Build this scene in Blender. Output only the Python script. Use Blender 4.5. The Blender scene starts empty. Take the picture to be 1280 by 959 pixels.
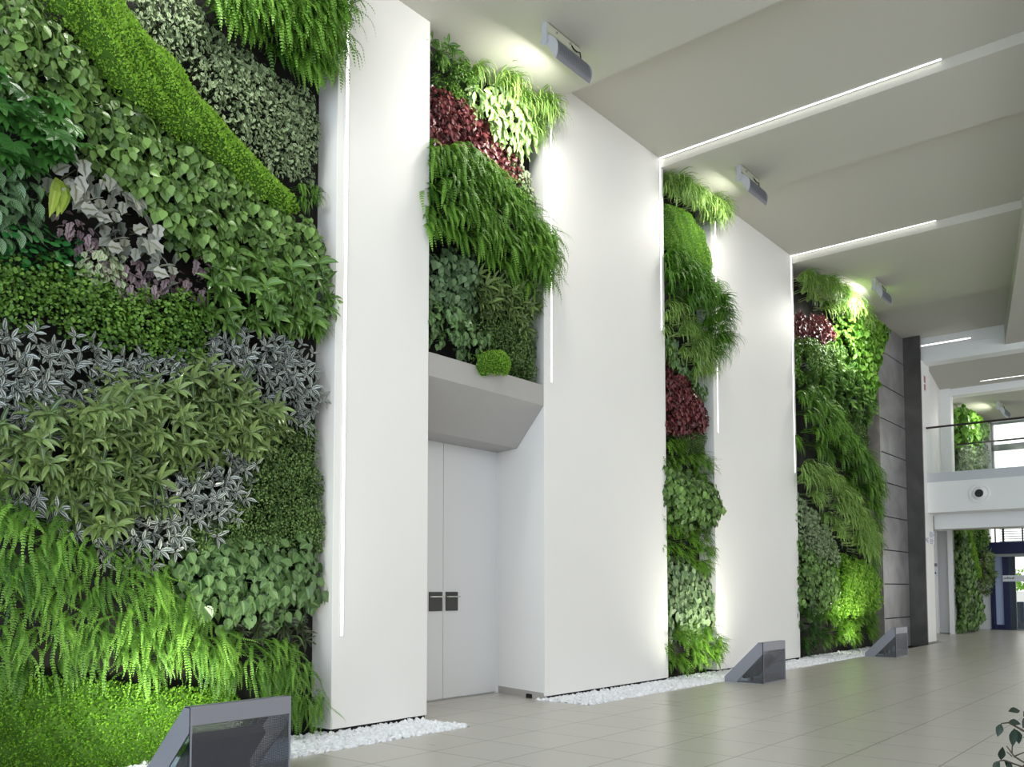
import bpy, math, random
from mathutils import Vector, Matrix
import numpy as np
R = random.Random(7)
S = bpy.context.scene
COL = S.collection

# ------------------------------------------------------------------ camera, world, exposure
CAM_X = Vector((0.635747, -0.771897, -0.000475))
CAM_F = Vector((0.770624, 0.634663, 0.057812))
_f = CAM_F.normalized(); _r = CAM_X - CAM_X.dot(_f) * _f; _r.normalize(); _u = _r.cross(_f)
cam = bpy.data.cameras.new('camera'); camo = bpy.data.objects.new('camera', cam); COL.objects.link(camo)
camo.matrix_world = Matrix(((_r.x, _u.x, -_f.x, 0), (_r.y, _u.y, -_f.y, 0), (_r.z, _u.z, -_f.z, 1.3), (0, 0, 0, 1)))
cam.sensor_width = 36; cam.lens = 1105.03 / 1280 * 36; cam.shift_y = (672.84 - 479.5) / 1280; cam.clip_end = 300
S.camera = camo
S.view_settings.view_transform = 'Standard'; S.view_settings.look = 'None'
S.view_settings.exposure = 0.0; S.view_settings.gamma = 1.0; S.view_settings.use_curve_mapping = False
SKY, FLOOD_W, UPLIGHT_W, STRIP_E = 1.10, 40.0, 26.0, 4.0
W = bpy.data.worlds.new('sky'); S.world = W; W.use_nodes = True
# bright overcast sky, bluer and stronger towards -X (boost added behind the viewer to brighten the bay returns)
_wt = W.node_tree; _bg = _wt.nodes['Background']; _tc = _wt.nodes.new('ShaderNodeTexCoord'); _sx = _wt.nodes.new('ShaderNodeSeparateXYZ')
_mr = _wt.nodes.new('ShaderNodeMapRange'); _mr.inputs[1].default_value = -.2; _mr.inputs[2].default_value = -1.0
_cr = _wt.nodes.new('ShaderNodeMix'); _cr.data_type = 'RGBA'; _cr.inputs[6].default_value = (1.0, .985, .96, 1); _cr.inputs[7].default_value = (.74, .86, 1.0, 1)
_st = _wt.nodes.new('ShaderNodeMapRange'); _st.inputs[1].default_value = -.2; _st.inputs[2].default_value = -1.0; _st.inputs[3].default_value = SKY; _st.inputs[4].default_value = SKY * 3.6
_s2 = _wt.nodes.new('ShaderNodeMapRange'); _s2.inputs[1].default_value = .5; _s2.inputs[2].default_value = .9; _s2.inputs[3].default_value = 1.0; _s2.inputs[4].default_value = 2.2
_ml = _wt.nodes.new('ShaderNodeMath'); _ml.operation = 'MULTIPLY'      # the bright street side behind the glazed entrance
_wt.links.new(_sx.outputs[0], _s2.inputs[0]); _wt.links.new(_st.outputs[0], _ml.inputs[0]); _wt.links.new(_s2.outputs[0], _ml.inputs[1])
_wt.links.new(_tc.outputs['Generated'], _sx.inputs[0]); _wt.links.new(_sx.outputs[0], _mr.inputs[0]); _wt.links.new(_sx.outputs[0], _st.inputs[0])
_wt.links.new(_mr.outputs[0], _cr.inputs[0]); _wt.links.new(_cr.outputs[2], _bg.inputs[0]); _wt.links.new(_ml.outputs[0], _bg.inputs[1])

# ------------------------------------------------------------------ materials
def nodes(name):
    m = bpy.data.materials.new(name); m.use_nodes = True
    nt = m.node_tree; return m, nt, nt.nodes['Principled BSDF']
def lin(c):
    return tuple((x / 255 / 12.92 if x <= 10 else ((x / 255 + .055) / 1.055) ** 2.4) for x in c) + (1,)
def mat(name, c, rough=.6, metal=0.0, spec=.5, noise=0.0, nscale=8.0):
    m, nt, b = nodes(name); b.inputs['Roughness'].default_value = rough
    b.inputs['Metallic'].default_value = metal; b.inputs['Specular IOR Level'].default_value = spec
    if noise:
        tc = nt.nodes.new('ShaderNodeTexCoord'); n = nt.nodes.new('ShaderNodeTexNoise')
        n.inputs['Scale'].default_value = nscale; n.inputs['Detail'].default_value = 5
        mx = nt.nodes.new('ShaderNodeMix'); mx.data_type = 'RGBA'
        l = lin(c); mx.inputs[6].default_value = tuple(x * (1 - noise) for x in l[:3]) + (1,)
        mx.inputs[7].default_value = tuple(min(1, x * (1 + noise)) for x in l[:3]) + (1,)
        nt.links.new(tc.outputs['Object'], n.inputs['Vector']); nt.links.new(n.outputs['Fac'], mx.inputs[0])
        nt.links.new(mx.outputs[2], b.inputs['Base Color'])
    else:
        b.inputs['Base Color'].default_value = lin(c)
    return m
def emit(name, c, e):
    m, nt, b = nodes(name); b.inputs['Base Color'].default_value = (.8, .8, .8, 1)
    b.inputs['Emission Color'].default_value = c; b.inputs['Emission Strength'].default_value = e
    return m
def glass(name, tint, gloss=.12, rough=.03):
    m, nt, b = nodes(name)
    tr = nt.nodes.new('ShaderNodeBsdfTransparent'); tr.inputs[0].default_value = tint
    gl = nt.nodes.new('ShaderNodeBsdfGlossy'); gl.inputs['Roughness'].default_value = rough
    mx = nt.nodes.new('ShaderNodeMixShader'); mx.inputs[0].default_value = gloss
    nt.links.new(tr.outputs[0], mx.inputs[1]); nt.links.new(gl.outputs[0], mx.inputs[2])
    nt.links.new(mx.outputs[0], nt.nodes['Material Output'].inputs[0]); return m
def perforated(name, c, pitch=.011, hole=.38):
    # metal sheet with a grid of round holes
    m, nt, b = nodes(name); b.inputs['Base Color'].default_value = lin(c); b.inputs['Roughness'].default_value = .5
    b.inputs['Metallic'].default_value = .3
    tc = nt.nodes.new('ShaderNodeTexCoord'); mp = nt.nodes.new('ShaderNodeMapping'); mp.inputs['Scale'].default_value = (1 / pitch,) * 3
    fr = nt.nodes.new('ShaderNodeVectorMath'); fr.operation = 'FRACTION'
    sb = nt.nodes.new('ShaderNodeVectorMath'); sb.operation = 'SUBTRACT'; sb.inputs[1].default_value = (.5, .5, .5)
    mk = nt.nodes.new('ShaderNodeVectorMath'); mk.operation = 'MULTIPLY'; mk.inputs[1].default_value = (1, 0, 1)
    ln = nt.nodes.new('ShaderNodeVectorMath'); ln.operation = 'LENGTH'
    lt = nt.nodes.new('ShaderNodeMath'); lt.operation = 'LESS_THAN'; lt.inputs[1].default_value = hole
    tr = nt.nodes.new('ShaderNodeBsdfTransparent'); mx = nt.nodes.new('ShaderNodeMixShader')
    L = nt.links.new
    L(tc.outputs['Object'], mp.inputs[0]); L(mp.outputs[0], fr.inputs[0]); L(fr.outputs[0], sb.inputs[0]); L(sb.outputs[0], mk.inputs[0])
    L(mk.outputs[0], ln.inputs[0]); L(ln.outputs['Value'], lt.inputs[0]); L(lt.outputs[0], mx.inputs[0])
    L(b.outputs[0], mx.inputs[1]); L(tr.outputs[0], mx.inputs[2]); L(mx.outputs[0], nt.nodes['Material Output'].inputs[0])
    return m
M = {
    'wall': mat('white_paint', (242, 241, 238), .55, noise=.015, nscale=1.5),
    'ceil': mat('ceiling_paint', (194, 192, 182), .8),
    'trim': mat('white_trim', (236, 236, 234), .4),
    'door': mat('door_lacquer', (226, 227, 228), .35),
    'felt': mat('dark_felt', (22, 21, 18), .95, noise=.4, nscale=20),
    'soil': mat('dark_soil', (40, 34, 26), .95, noise=.4, nscale=30),
    'trough': mat('grey_trough_metal', (176, 174, 172), .45, .2, noise=.06, nscale=3),
    'steel': mat('grey_blue_steel', (140, 142, 152), .45, .25),
    'steeld': mat('dark_lamp_metal', (62, 64, 70), .45, .4),
    'alu': mat('lamp_aluminium', (186, 188, 194), .4, .25),
    'fin': mat('lamp_fin_metal', (132, 134, 140), .45, .3),
    'tray': mat('gear_tray', (196, 198, 178), .5, .2),
    'black': mat('black_plastic', (16, 16, 18), .4),
    'handleplate': mat('dark_grey_plate', (70, 69, 67), .5, .2),
    'chrome': mat('satin_chrome', (200, 198, 190), .25, 1.0),
    'base': mat('stone_skirting', (176, 171, 164), .45, noise=.04),
    'gravel': None, 'floor': None, 'stone': None,
    'paper': mat('white_paper', (232, 234, 240), .7),
    'stoned': None, 'ink': mat('grey_ink', (150, 158, 178), .7), 'inkd': mat('dark_ink', (84, 88, 104), .7),
    'redink': mat('red_sign', (186, 110, 100), .7),
    'navy': mat('navy_blue_metal', (30, 36, 78), .4, .1),
    'slate': mat('dark_slate_frame', (58, 66, 78), .4, .2),
    'frame': mat('grey_window_frame', (150, 154, 158), .4, .1),
    'rail': mat('dark_rail_steel', (70, 62, 60), .35, .6),
    'parapet': mat('parapet_metal', (196, 198, 202), .4, .1),
    'glass': glass('clear_glass', (.97, .985, .98, 1), .05),
    'bglass': mat('pale_blue_frosted_glass', (176, 190, 222), .35),
    'tglass': glass('tinted_lamp_glass', (.58, .64, .72, 1), .10, .12),
    'cglass': glass('clear_lamp_glass', (.96, .97, .97, 1), .04, .05),
    'mesh': perforated('perforated_sheet', (78, 80, 88)),
    'strip': emit('lit_diffuser', (1.0, .98, .95, 1), STRIP_E),
    'lens': emit('lit_lamp_lens', (1.0, .97, .9, 1), 4.0),
    'pave': mat('pale_paving', (214, 210, 204), .8, noise=.05, nscale=1),
    'blind': mat('blind_slat', (214, 222, 222), .5),
    'bark': mat('bark', (60, 50, 42), .8, noise=.3, nscale=30),
    'pot': mat('grey_pot', (96, 94, 92), .6),
}
def floor_mat():
    m, nt, b = nodes('stone_tile_floor'); L = nt.links.new
    tc = nt.nodes.new('ShaderNodeTexCoord')
    mp = nt.nodes.new('ShaderNodeMapping'); mp.inputs['Location'].default_value = (-5.15 + .66 * 20, -5.72 + .66 * 30, 0)
    br = nt.nodes.new('ShaderNodeTexBrick'); br.offset = 0.0; br.squash = 1.0
    br.inputs['Scale'].default_value = 1.0; br.inputs['Brick Width'].default_value = .66; br.inputs['Row Height'].default_value = .66
    br.inputs['Mortar Size'].default_value = .005; br.inputs['Mortar Smooth'].default_value = .1
    br.inputs['Color1'].default_value = lin((198, 193, 185)); br.inputs['Color2'].default_value = lin((193, 188, 180))
    br.inputs['Mortar'].default_value = lin((120, 116, 110))
    ms = nt.nodes.new('ShaderNodeMapping'); ms.inputs['Scale'].default_value = (7.0, .5, 1)
    no = nt.nodes.new('ShaderNodeTexNoise'); no.inputs['Scale'].default_value = 2.2; no.inputs['Detail'].default_value = 6
    mx = nt.nodes.new('ShaderNodeMix'); mx.data_type = 'RGBA'; mx.blend_type = 'OVERLAY'; mx.inputs[0].default_value = .045
    L(tc.outputs['Object'], mp.inputs[0]); L(mp.outputs[0], br.inputs['Vector'])
    L(tc.outputs['Object'], ms.inputs[0]); L(ms.outputs[0], no.inputs['Vector'])
    L(br.outputs['Color'], mx.inputs[6]); L(no.outputs['Color'], mx.inputs[7]); L(mx.outputs[2], b.inputs['Base Color'])
    mr = nt.nodes.new('ShaderNodeMapRange'); mr.inputs[3].default_value = .25; mr.inputs[4].default_value = .33
    L(no.outputs['Fac'], mr.inputs[0]); L(mr.outputs[0], b.inputs['Roughness'])
    return m
def stone_mat(name, c):
    m, nt, b = nodes(name); L = nt.links.new
    tc = nt.nodes.new('ShaderNodeTexCoord'); no = nt.nodes.new('ShaderNodeTexNoise'); no.inputs['Scale'].default_value = 1.2
    no.inputs['Detail'].default_value = 8; no.inputs['Distortion'].default_value = 1.2
    cr = nt.nodes.new('ShaderNodeValToRGB'); l = lin(c)
    cr.color_ramp.elements[0].color = tuple(x * .75 for x in l[:3]) + (1,); cr.color_ramp.elements[1].color = tuple(x * 1.3 for x in l[:3]) + (1,)
    cr.color_ramp.elements[0].position = .35; cr.color_ramp.elements[1].position = .7
    L(tc.outputs['Object'], no.inputs['Vector']); L(no.outputs['Fac'], cr.inputs[0]); L(cr.outputs[0], b.inputs['Base Color'])
    b.inputs['Roughness'].default_value = .35; return m
M['floor'] = floor_mat(); M['stone'] = stone_mat('dark_basalt', (134, 132, 132)); M['stoned'] = stone_mat('dark_pillar_stone', (74, 72, 70)); M['stone_lit'] = stone_mat('lit_taupe_stone', (140, 134, 126))
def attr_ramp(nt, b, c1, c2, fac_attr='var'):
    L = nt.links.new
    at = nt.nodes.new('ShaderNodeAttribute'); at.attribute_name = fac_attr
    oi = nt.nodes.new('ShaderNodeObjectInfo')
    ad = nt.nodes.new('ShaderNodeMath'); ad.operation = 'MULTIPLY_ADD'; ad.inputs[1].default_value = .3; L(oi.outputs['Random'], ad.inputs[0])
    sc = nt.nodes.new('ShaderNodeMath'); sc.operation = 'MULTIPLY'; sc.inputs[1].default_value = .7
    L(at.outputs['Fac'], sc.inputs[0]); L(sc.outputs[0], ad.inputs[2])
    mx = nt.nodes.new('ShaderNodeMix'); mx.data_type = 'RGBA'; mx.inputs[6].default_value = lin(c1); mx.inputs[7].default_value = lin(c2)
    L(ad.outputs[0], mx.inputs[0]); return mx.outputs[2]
def leafmat(name, c1, c2, rough=.45, trans=.25, pattern=None, pc=None):
    m, nt, b = nodes(name); L = nt.links.new
    col = attr_ramp(nt, b, c1, c2)
    if pattern:
        uv = nt.nodes.new('ShaderNodeUVMap'); uv.uv_map = 'UVMap'
        sx = nt.nodes.new('ShaderNodeSeparateXYZ'); L(uv.outputs[0], sx.inputs[0])
        ab = nt.nodes.new('ShaderNodeMath'); ab.operation = 'ABSOLUTE'; L(sx.outputs[0], ab.inputs[0])   # 0 midrib .. 1 edge
        cr = nt.nodes.new('ShaderNodeValToRGB'); e = cr.color_ramp.elements
        if pattern == 'stripe':      # silver bands either side of the midrib
            e[0].position = 0; e[0].color = (0, 0, 0, 1); e[1].position = .16; e[1].color = (0, 0, 0, 1)
            for q, v in ((.22, 1), (.62, 1), (.70, 0)):
                k = e.new(q); k.color = (v, v, v, 1)
            L(ab.outputs[0], cr.inputs[0])
        elif pattern == 'edge':
            e[0].position = .35; e[0].color = (0, 0, 0, 1); e[1].position = .6; e[1].color = (1, 1, 1, 1); L(ab.outputs[0], cr.inputs[0])
        elif pattern == 'mid':
            e[0].position = .05; e[0].color = (1, 1, 1, 1); e[1].position = .3; e[1].color = (0, 0, 0, 1); L(ab.outputs[0], cr.inputs[0])
        elif pattern == 'veins':     # slanting side veins
            w = nt.nodes.new('ShaderNodeMath'); w.operation = 'SUBTRACT'; L(sx.outputs[1], w.inputs[0])
            w2 = nt.nodes.new('ShaderNodeMath'); w2.operation = 'MULTIPLY'; w2.inputs[1].default_value = .35; L(ab.outputs[0], w2.inputs[0]); L(w2.outputs[0], w.inputs[1])
            w3 = nt.nodes.new('ShaderNodeMath'); w3.operation = 'MULTIPLY'; w3.inputs[1].default_value = 44; L(w.outputs[0], w3.inputs[0])
            w4 = nt.nodes.new('ShaderNodeMath'); w4.operation = 'SINE'; L(w3.outputs[0], w4.inputs[0])
            e[0].position = .2; e[0].color = (0, 0, 0, 1); e[1].position = .8; e[1].color = (1, 1, 1, 1); L(w4.outputs[0], cr.inputs[0])
        mx = nt.nodes.new('ShaderNodeMix'); mx.data_type = 'RGBA'; L(cr.outputs[0], mx.inputs[0]); L(col, mx.inputs[6]); mx.inputs[7].default_value = lin(pc)
        col = mx.outputs[2]
    L(col, b.inputs['Base Color']); b.inputs['Roughness'].default_value = rough; b.inputs['Specular IOR Level'].default_value = .4
    tl = nt.nodes.new('ShaderNodeBsdfTranslucent'); L(col, tl.inputs[0])
    ms = nt.nodes.new('ShaderNodeMixShader'); ms.inputs[0].default_value = trans
    L(b.outputs[0], ms.inputs[1]); L(tl.outputs[0], ms.inputs[2]); L(ms.outputs[0], nt.nodes['Material Output'].inputs[0])
    return m
LM = {  # dark ends deepened, putting shade between leaves into the colour
    'ivy': leafmat('ivy_leaf', (28, 58, 22), (142, 182, 98), .34),
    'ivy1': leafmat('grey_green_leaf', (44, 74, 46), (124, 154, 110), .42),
    'ivyb': leafmat('bright_broad_leaf', (70, 126, 40), (140, 186, 74), .4),
    'moss': leafmat('moss_sprig', (84, 136, 34), (164, 208, 76), .6, .3),
    'mossbase': leafmat('moss_mat', (52, 84, 18), (66, 104, 24), .9, 0),
    'pale': leafmat('pale_creeper_leaf', (46, 70, 38), (146, 172, 122), .45, .2, 'edge', (164, 182, 142)),
    'fern': leafmat('fern_frond', (40, 90, 22), (136, 186, 74), .45, .3),
    'fernfine': leafmat('maidenhair_frond', (50, 96, 22), (132, 180, 58), .5, .3),
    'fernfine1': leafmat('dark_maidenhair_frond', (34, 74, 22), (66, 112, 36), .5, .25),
    'fatsia': leafmat('glossy_hand_leaf', (32, 82, 36), (84, 140, 62), .3, .15),
    'calathea': leafmat('calathea_leaf', (38, 72, 44), (80, 116, 70), .35, .15, 'veins', (132, 164, 124)),
    'begonia': leafmat('silver_begonia_leaf', (108, 116, 112), (190, 193, 184), .42, .15, 'mid', (112, 118, 92)),
    'begoniap': leafmat('purple_begonia_leaf', (104, 88, 98), (164, 148, 152), .5, .15, 'mid', (92, 66, 76)),
    'hanging': leafmat('yellow_green_leaf', (110, 150, 44), (172, 194, 80), .4, .3, 'mid', (190, 206, 110)),
    'penny': leafmat('coin_leaf', (26, 86, 44), (62, 132, 62), .25, .1),
    'palemint': leafmat('mint_leaf', (150, 170, 128), (206, 214, 186), .5, .25, 'mid', (104, 144, 78)),
    'clover': leafmat('clover_leaf', (32, 76, 22), (134, 180, 76), .42, .3),
    'limec': leafmat('lime_leaf', (84, 146, 30), (170, 214, 84), .5, .3),
    'spear': leafmat('spear_leaf', (26, 62, 20), (124, 166, 78), .28, .2, 'mid', (120, 158, 88)),
    'hosta': leafmat('hosta_leaf', (60, 112, 40), (120, 164, 70), .4, .25, 'mid', (206, 220, 178)),
    'zebra': leafmat('striped_leaf', (30, 44, 36), (76, 82, 66), .3, .08, 'stripe', (172, 180, 178)),
    'lance': leafmat('narrow_leaf', (32, 62, 40), (150, 176, 102), .22, .15, 'mid', (124, 146, 90)),
    'box': leafmat('tiny_leaf', (38, 70, 26), (128, 160, 88), .42, .2),
    'philo': leafmat('heart_leaf', (32, 64, 30), (120, 156, 96), .34, .18, 'mid', (122, 154, 96)),
    'philo1': leafmat('grey_heart_leaf', (92, 122, 82), (150, 172, 126), .45, .2, 'mid', (112, 140, 96)),
    'darkrosette': leafmat('dark_narrow_leaf', (30, 44, 24), (66, 78, 46), .4, .1),
    'ground': leafmat('lime_ground_leaf', (70, 126, 18), (144, 194, 58), .6, .3),
    'grass': leafmat('pale_grass_blade', (72, 124, 36), (172, 208, 104), .42, .3, 'mid', (200, 222, 156)),
    'grass1': leafmat('dark_grass_blade', (48, 104, 26), (118, 166, 62), .42, .3),
    'whiteleaf': leafmat('white_caladium_leaf', (196, 218, 158), (236, 242, 214), .45, .25, 'edge', (150, 192, 96)),
    'redleaf': leafmat('burgundy_leaf', (44, 20, 26), (132, 58, 62), .35, .15, 'mid', (152, 104, 100)),
    'ficus': leafmat('dark_ficus_leaf', (10, 28, 20), (24, 50, 38), .3, .05),
}

# ------------------------------------------------------------------ mesh helpers
class MB:
    """collects verts / faces (+ uv and colour variation) and links them as ONE object"""
    def __init__(s): s.v, s.f, s.uv, s.var, s.mi = [], [], [], [], []
    def add(s, verts, faces, uv=None, var=.5, mi=0):
        o = len(s.v); s.v += [tuple(p) for p in verts]; s.f += [tuple(i + o for i in f) for f in faces]
        s.uv += list(uv) if uv else [(0, 0)] * len(verts); s.var += [var] * len(verts); s.mi += [mi] * len(faces)
    def box(s, x0, x1, y0, y1, z0, z1, mi=0):
        v = [(x, y, z) for x in (x0, x1) for y in (y0, y1) for z in (z0, z1)]
        s.add(v, [(0, 1, 3, 2), (4, 6, 7, 5), (0, 4, 5, 1), (2, 3, 7, 6), (0, 2, 6, 4), (1, 5, 7, 3)], mi=mi)
    def prism(s, poly, axis, a0, a1, mi=0):
        # poly in the two other axes, extruded along axis
        def P(p, a): return {'X': (a, p[0], p[1]), 'Y': (p[0], a, p[1]), 'Z': (p[0], p[1], a)}[axis]
        n = len(poly); v = [P(p, a0) for p in poly] + [P(p, a1) for p in poly]
        s.add(v, [tuple(range(n))[::-1], tuple(range(n, 2 * n))] + [(i, (i + 1) % n, n + (i + 1) % n, n + i) for i in range(n)], mi=mi)
    def tube(s, pts, r, n=8, mi=0, r1=None):
        pts = [Vector(p) for p in pts]; rings = []
        for i, p in enumerate(pts):
            t = (pts[min(i + 1, len(pts) - 1)] - pts[max(i - 1, 0)]).normalized()
            a = t.cross(Vector((0, 0, 1)) if abs(t.z) < .9 else Vector((1, 0, 0))).normalized(); b = t.cross(a)
            rr = r if r1 is None else r + (r1 - r) * i / (len(pts) - 1)
            rings.append([p + rr * (math.cos(k * 2 * math.pi / n) * a + math.sin(k * 2 * math.pi / n) * b) for k in range(n)])
        v = [q for g in rings for q in g]; f = []
        for i in range(len(pts) - 1):
            f += [(i * n + k, i * n + (k + 1) % n, (i + 1) * n + (k + 1) % n, (i + 1) * n + k) for k in range(n)]
        f += [tuple(range(n))[::-1], tuple(range((len(pts) - 1) * n, len(pts) * n))]
        s.add(v, f, mi=mi)
    def mesh(s, name, mats):
        me = bpy.data.meshes.new(name); me.from_pydata(s.v, [], s.f)
        for m in (mats if isinstance(mats, (list, tuple)) else [mats]): me.materials.append(m)
        if any(s.mi): me.polygons.foreach_set('material_index', s.mi)
        li = np.empty(len(me.loops), dtype=np.int32); me.loops.foreach_get('vertex_index', li)
        uv = me.uv_layers.new(name='UVMap'); uv.data.foreach_set('uv', np.array(s.uv, dtype=np.float32)[li].ravel())
        a = me.attributes.new('var', 'FLOAT', 'POINT'); a.data.foreach_set('value', np.array(s.var, dtype=np.float32))
        me.update(); return me
    def build(s, name, mats, parent=None, loc=None, bevel=0):
        o = bpy.data.objects.new(name, s.mesh(name, mats)); COL.objects.link(o)
        if parent: o.parent = parent
        if loc: o.location = loc
        if bevel:
            b = o.modifiers.new('edge', 'BEVEL'); b.width = bevel; b.segments = 2; b.limit_method = 'ANGLE'
        return o
def tag(o, label=None, cat=None, group=None, kind=None):
    for k, v in (('label', label), ('category', cat), ('group', group), ('kind', kind)):
        if v: o[k] = v
    return o
def empty(name, loc=(0, 0, 0), **kw):
    o = bpy.data.objects.new(name, None); COL.objects.link(o); o.location = loc; o.empty_display_size = .2
    return tag(o, **kw)
def struct(name, mb, m, bevel=0, label=None, parent=None):
    return tag(mb.build(name, m, bevel=bevel, parent=parent), label, None, None, 'structure')

# ------------------------------------------------------------------ room shell
PY, FELT = 6.34, 6.62           # face of the white panels, face of the planted backing
GY = 5.69                       # room side edge of the gravel strip
x0r, x1r, yr = -3.0, 32.0, -8.0
b = MB()                        # floor: hall up to the gravel, plus the door bay and the far end
b.box(x0r, x1r + .6, yr, GY, -.25, 0); b.box(6.30, 8.27, GY, 7.4, -.25, 0); b.box(8.27, 8.95, PY + .03, 7.5, -.25, 0); b.box(24.4, x1r + .6, GY, 7.6, -.25, 0)
struct('floor', b, M['floor'])
b = MB(); b.box(x0r, 24.4, GY, 7.0, -.3, -.12); struct('floor', b, M['felt'])     # bottom of the dark drainage channel
b = MB(); b.box(x1r + .6, 80, -60, 60, -.3, -.02); struct('ground', b, M['pave'])
# ceiling: low over each planted bay, high over each white panel
b = MB()
for a0, a1, z in ((x0r, 8.37, 7.235), (8.37, 11.13, 7.60), (11.13, 12.76, 7.47), (12.76, 16.05, 7.60), (16.05, 20.08, 7.46), (20.08, 23.5, 7.60),
                  (23.5, 27.1, 6.97), (27.1, 32.6, 6.80)):
    b.box(a0, a1, yr, 7.6, z, 8.0)
struct('ceiling', b, M['ceil'])
# the angled bulkhead hanging at the right
b = MB(); b.prism([(9.0, .98), (23.5, 4.135), (23.5, 2.6), (9.0, -.6)], 'Z', 7.115, 7.62)
struct('ceiling', b, M['ceil'])
# beam over the edge of the balcony, with its groove, and the beam beyond
b = MB(); b.box(23.47, 23.9, yr, 6.0, 6.96, 7.7); struct('trim_1', b, M['trim'], label='white beam above the balcony edge')
b = MB(); b.box(23.455, 23.48, yr, 6.0, 7.30, 7.33); struct('trim_2', b, M['trim'])
b = MB(); b.box(27.07, 27.5, yr, 6.45, 6.77, 7.0); struct('trim_3', b, M['trim'])
# white panels between the planted bays
for poly, zt in (([(5.145, PY), (6.355, PY), (6.355, 6.70), (5.145, 6.70)], 7.30), ([(8.30, PY), (11.20, PY), (11.20, 6.70), (8.402, 6.70)], 7.66), ([(12.72, PY), (16.09, PY), (16.09, 6.70), (12.76, 6.70)], 7.66)):
    b = MB(); b.prism(poly, 'Z', .045, zt)
    struct('wall_left', b, M['wall'], bevel=.004)
b = MB(); b.box(5.16, 6.345, PY + .02, FELT + .05, -.12, .05); b.box(8.36, 11.19, PY + .02, FELT + .05, -.12, .05); b.box(12.74, 16.08, PY + .02, FELT + .05, -.12, .05)
struct('shadow_gap_left', b, M['felt'])  # near-black strips put the shade of the gap under the panels into colour
# door bay walls
b = MB(); b.prism([(6.36, FELT), (6.36, 7.42), (6.26, 7.42), (6.26, FELT)], 'Z', 0, 3.4); struct('wall_bay', b, M['wall'])
b = MB(); b.prism([(8.398, 6.68), (8.58, 7.31), (8.58, 7.5), (8.85, 7.5), (8.85, 6.72), (8.5, 6.68)], 'Z', 0, 3.6)
struct('wall_bay_side', b, M['wall'])
b = MB(); b.box(6.2, 8.8, 7.36, 7.45, 0, 3.4); struct('wall_bay_back', b, M['wall'])
b = MB(); b.prism([(8.297, PY + .02), (8.567, 7.28), (8.58, 7.28), (8.312, PY + .02)], 'Z', 0, .085); struct('baseboard_bay', b, M['base'])
# back wall behind the planting
b = MB(); b.box(x0r, 24.4, 7.5, 7.62, -.2, 8); struct('wall_left_back', b, M['wall'])
# stone cladding at the end of the hall
st = MB(); st.box(21.15, 23.2, PY + .04, 6.95, -.12, 7.6); struct('wall_stone', st, M['felt'])
b = MB(); b.box(21.13, 21.19, PY, 6.95, -.1, 7.6); struct('wall_stone_return', b, M['stone_lit'])  # return lighter than the cladding, light on this side put into its colour
b = MB()
zs = [-.1, .62, 1.42, 2.21, 3.0, 3.80, 4.50, 5.297, 6.10, 6.913, 7.6]
for z0, z1 in zip(zs, zs[1:]): b.box(21.195, 23.16, PY, PY + .05, z0 + .012, z1 - .012)
struct('wall_stone_slabs', b, M['stone'])
b = MB(); b.box(23.15, 23.21, 5.94, 6.6, -.1, 7.6); struct('pillar', b, M['stoned'], bevel=.006)
# white wall stub behind the pillar and the walls beyond
b = MB(); b.box(23.21, 23.97, 5.95, 6.6, 0, 7.0); struct('wall_stub', b, M['wall'])
b = MB(); b.prism([(23.97, 6.0), (26.95, 6.42), (26.95, 6.6), (23.97, 6.6)], 'Z', 3.5, 7.0); struct('wall_upper', b, M['wall'])
b = MB(); b.box(26.95, 27.25, 6.15, 6.9, 3.5, 7.0); struct('wall_upper_end', b, M['wall'])
b = MB(); b.box(24.35, 28.0, 7.1, 7.3, 0, 3.5); struct('wall_far_side', b, M['wall'])
b = MB(); b.box(28.0, 28.3, 6.87, 7.3, 0, 3.4); b.box(28.0, 28.3, 6.45, 6.58, 0, 7.0); b.box(28.0, 28.3, 6.58, 6.87, 3.0, 3.4); b.box(28.0, 28.3, 6.58, 7.2, 3.4, 7.0)
struct('wall_far_frame', b, M['trim'])
b = MB(); b.box(28.12, 28.2, 6.58, 6.87, 0.02, 3.0); struct('door_3', b, mat('pale_grey_door', (190, 190, 190), .5), label='pale grey door leaf beside the far green wall')
b = MB(); b.box(28.3, 32.4, 7.0, 7.2, 0, 7.0); struct('wall_far_left', b, M['wall'])
# end wall with glazing
b = MB()
b.box(32.0, 32.3, 6.26, 7.2, 0, 7.0); b.box(32.0, 32.3, 6.08, 6.26, 3.5, 7.0)
b.box(32.0, 32.3, yr, 6.26, 6.68, 7.0); b.box(32.0, 32.3, yr, 6.26, 3.6, 5.1)
struct('wall_end', b, M['wall'])

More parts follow.
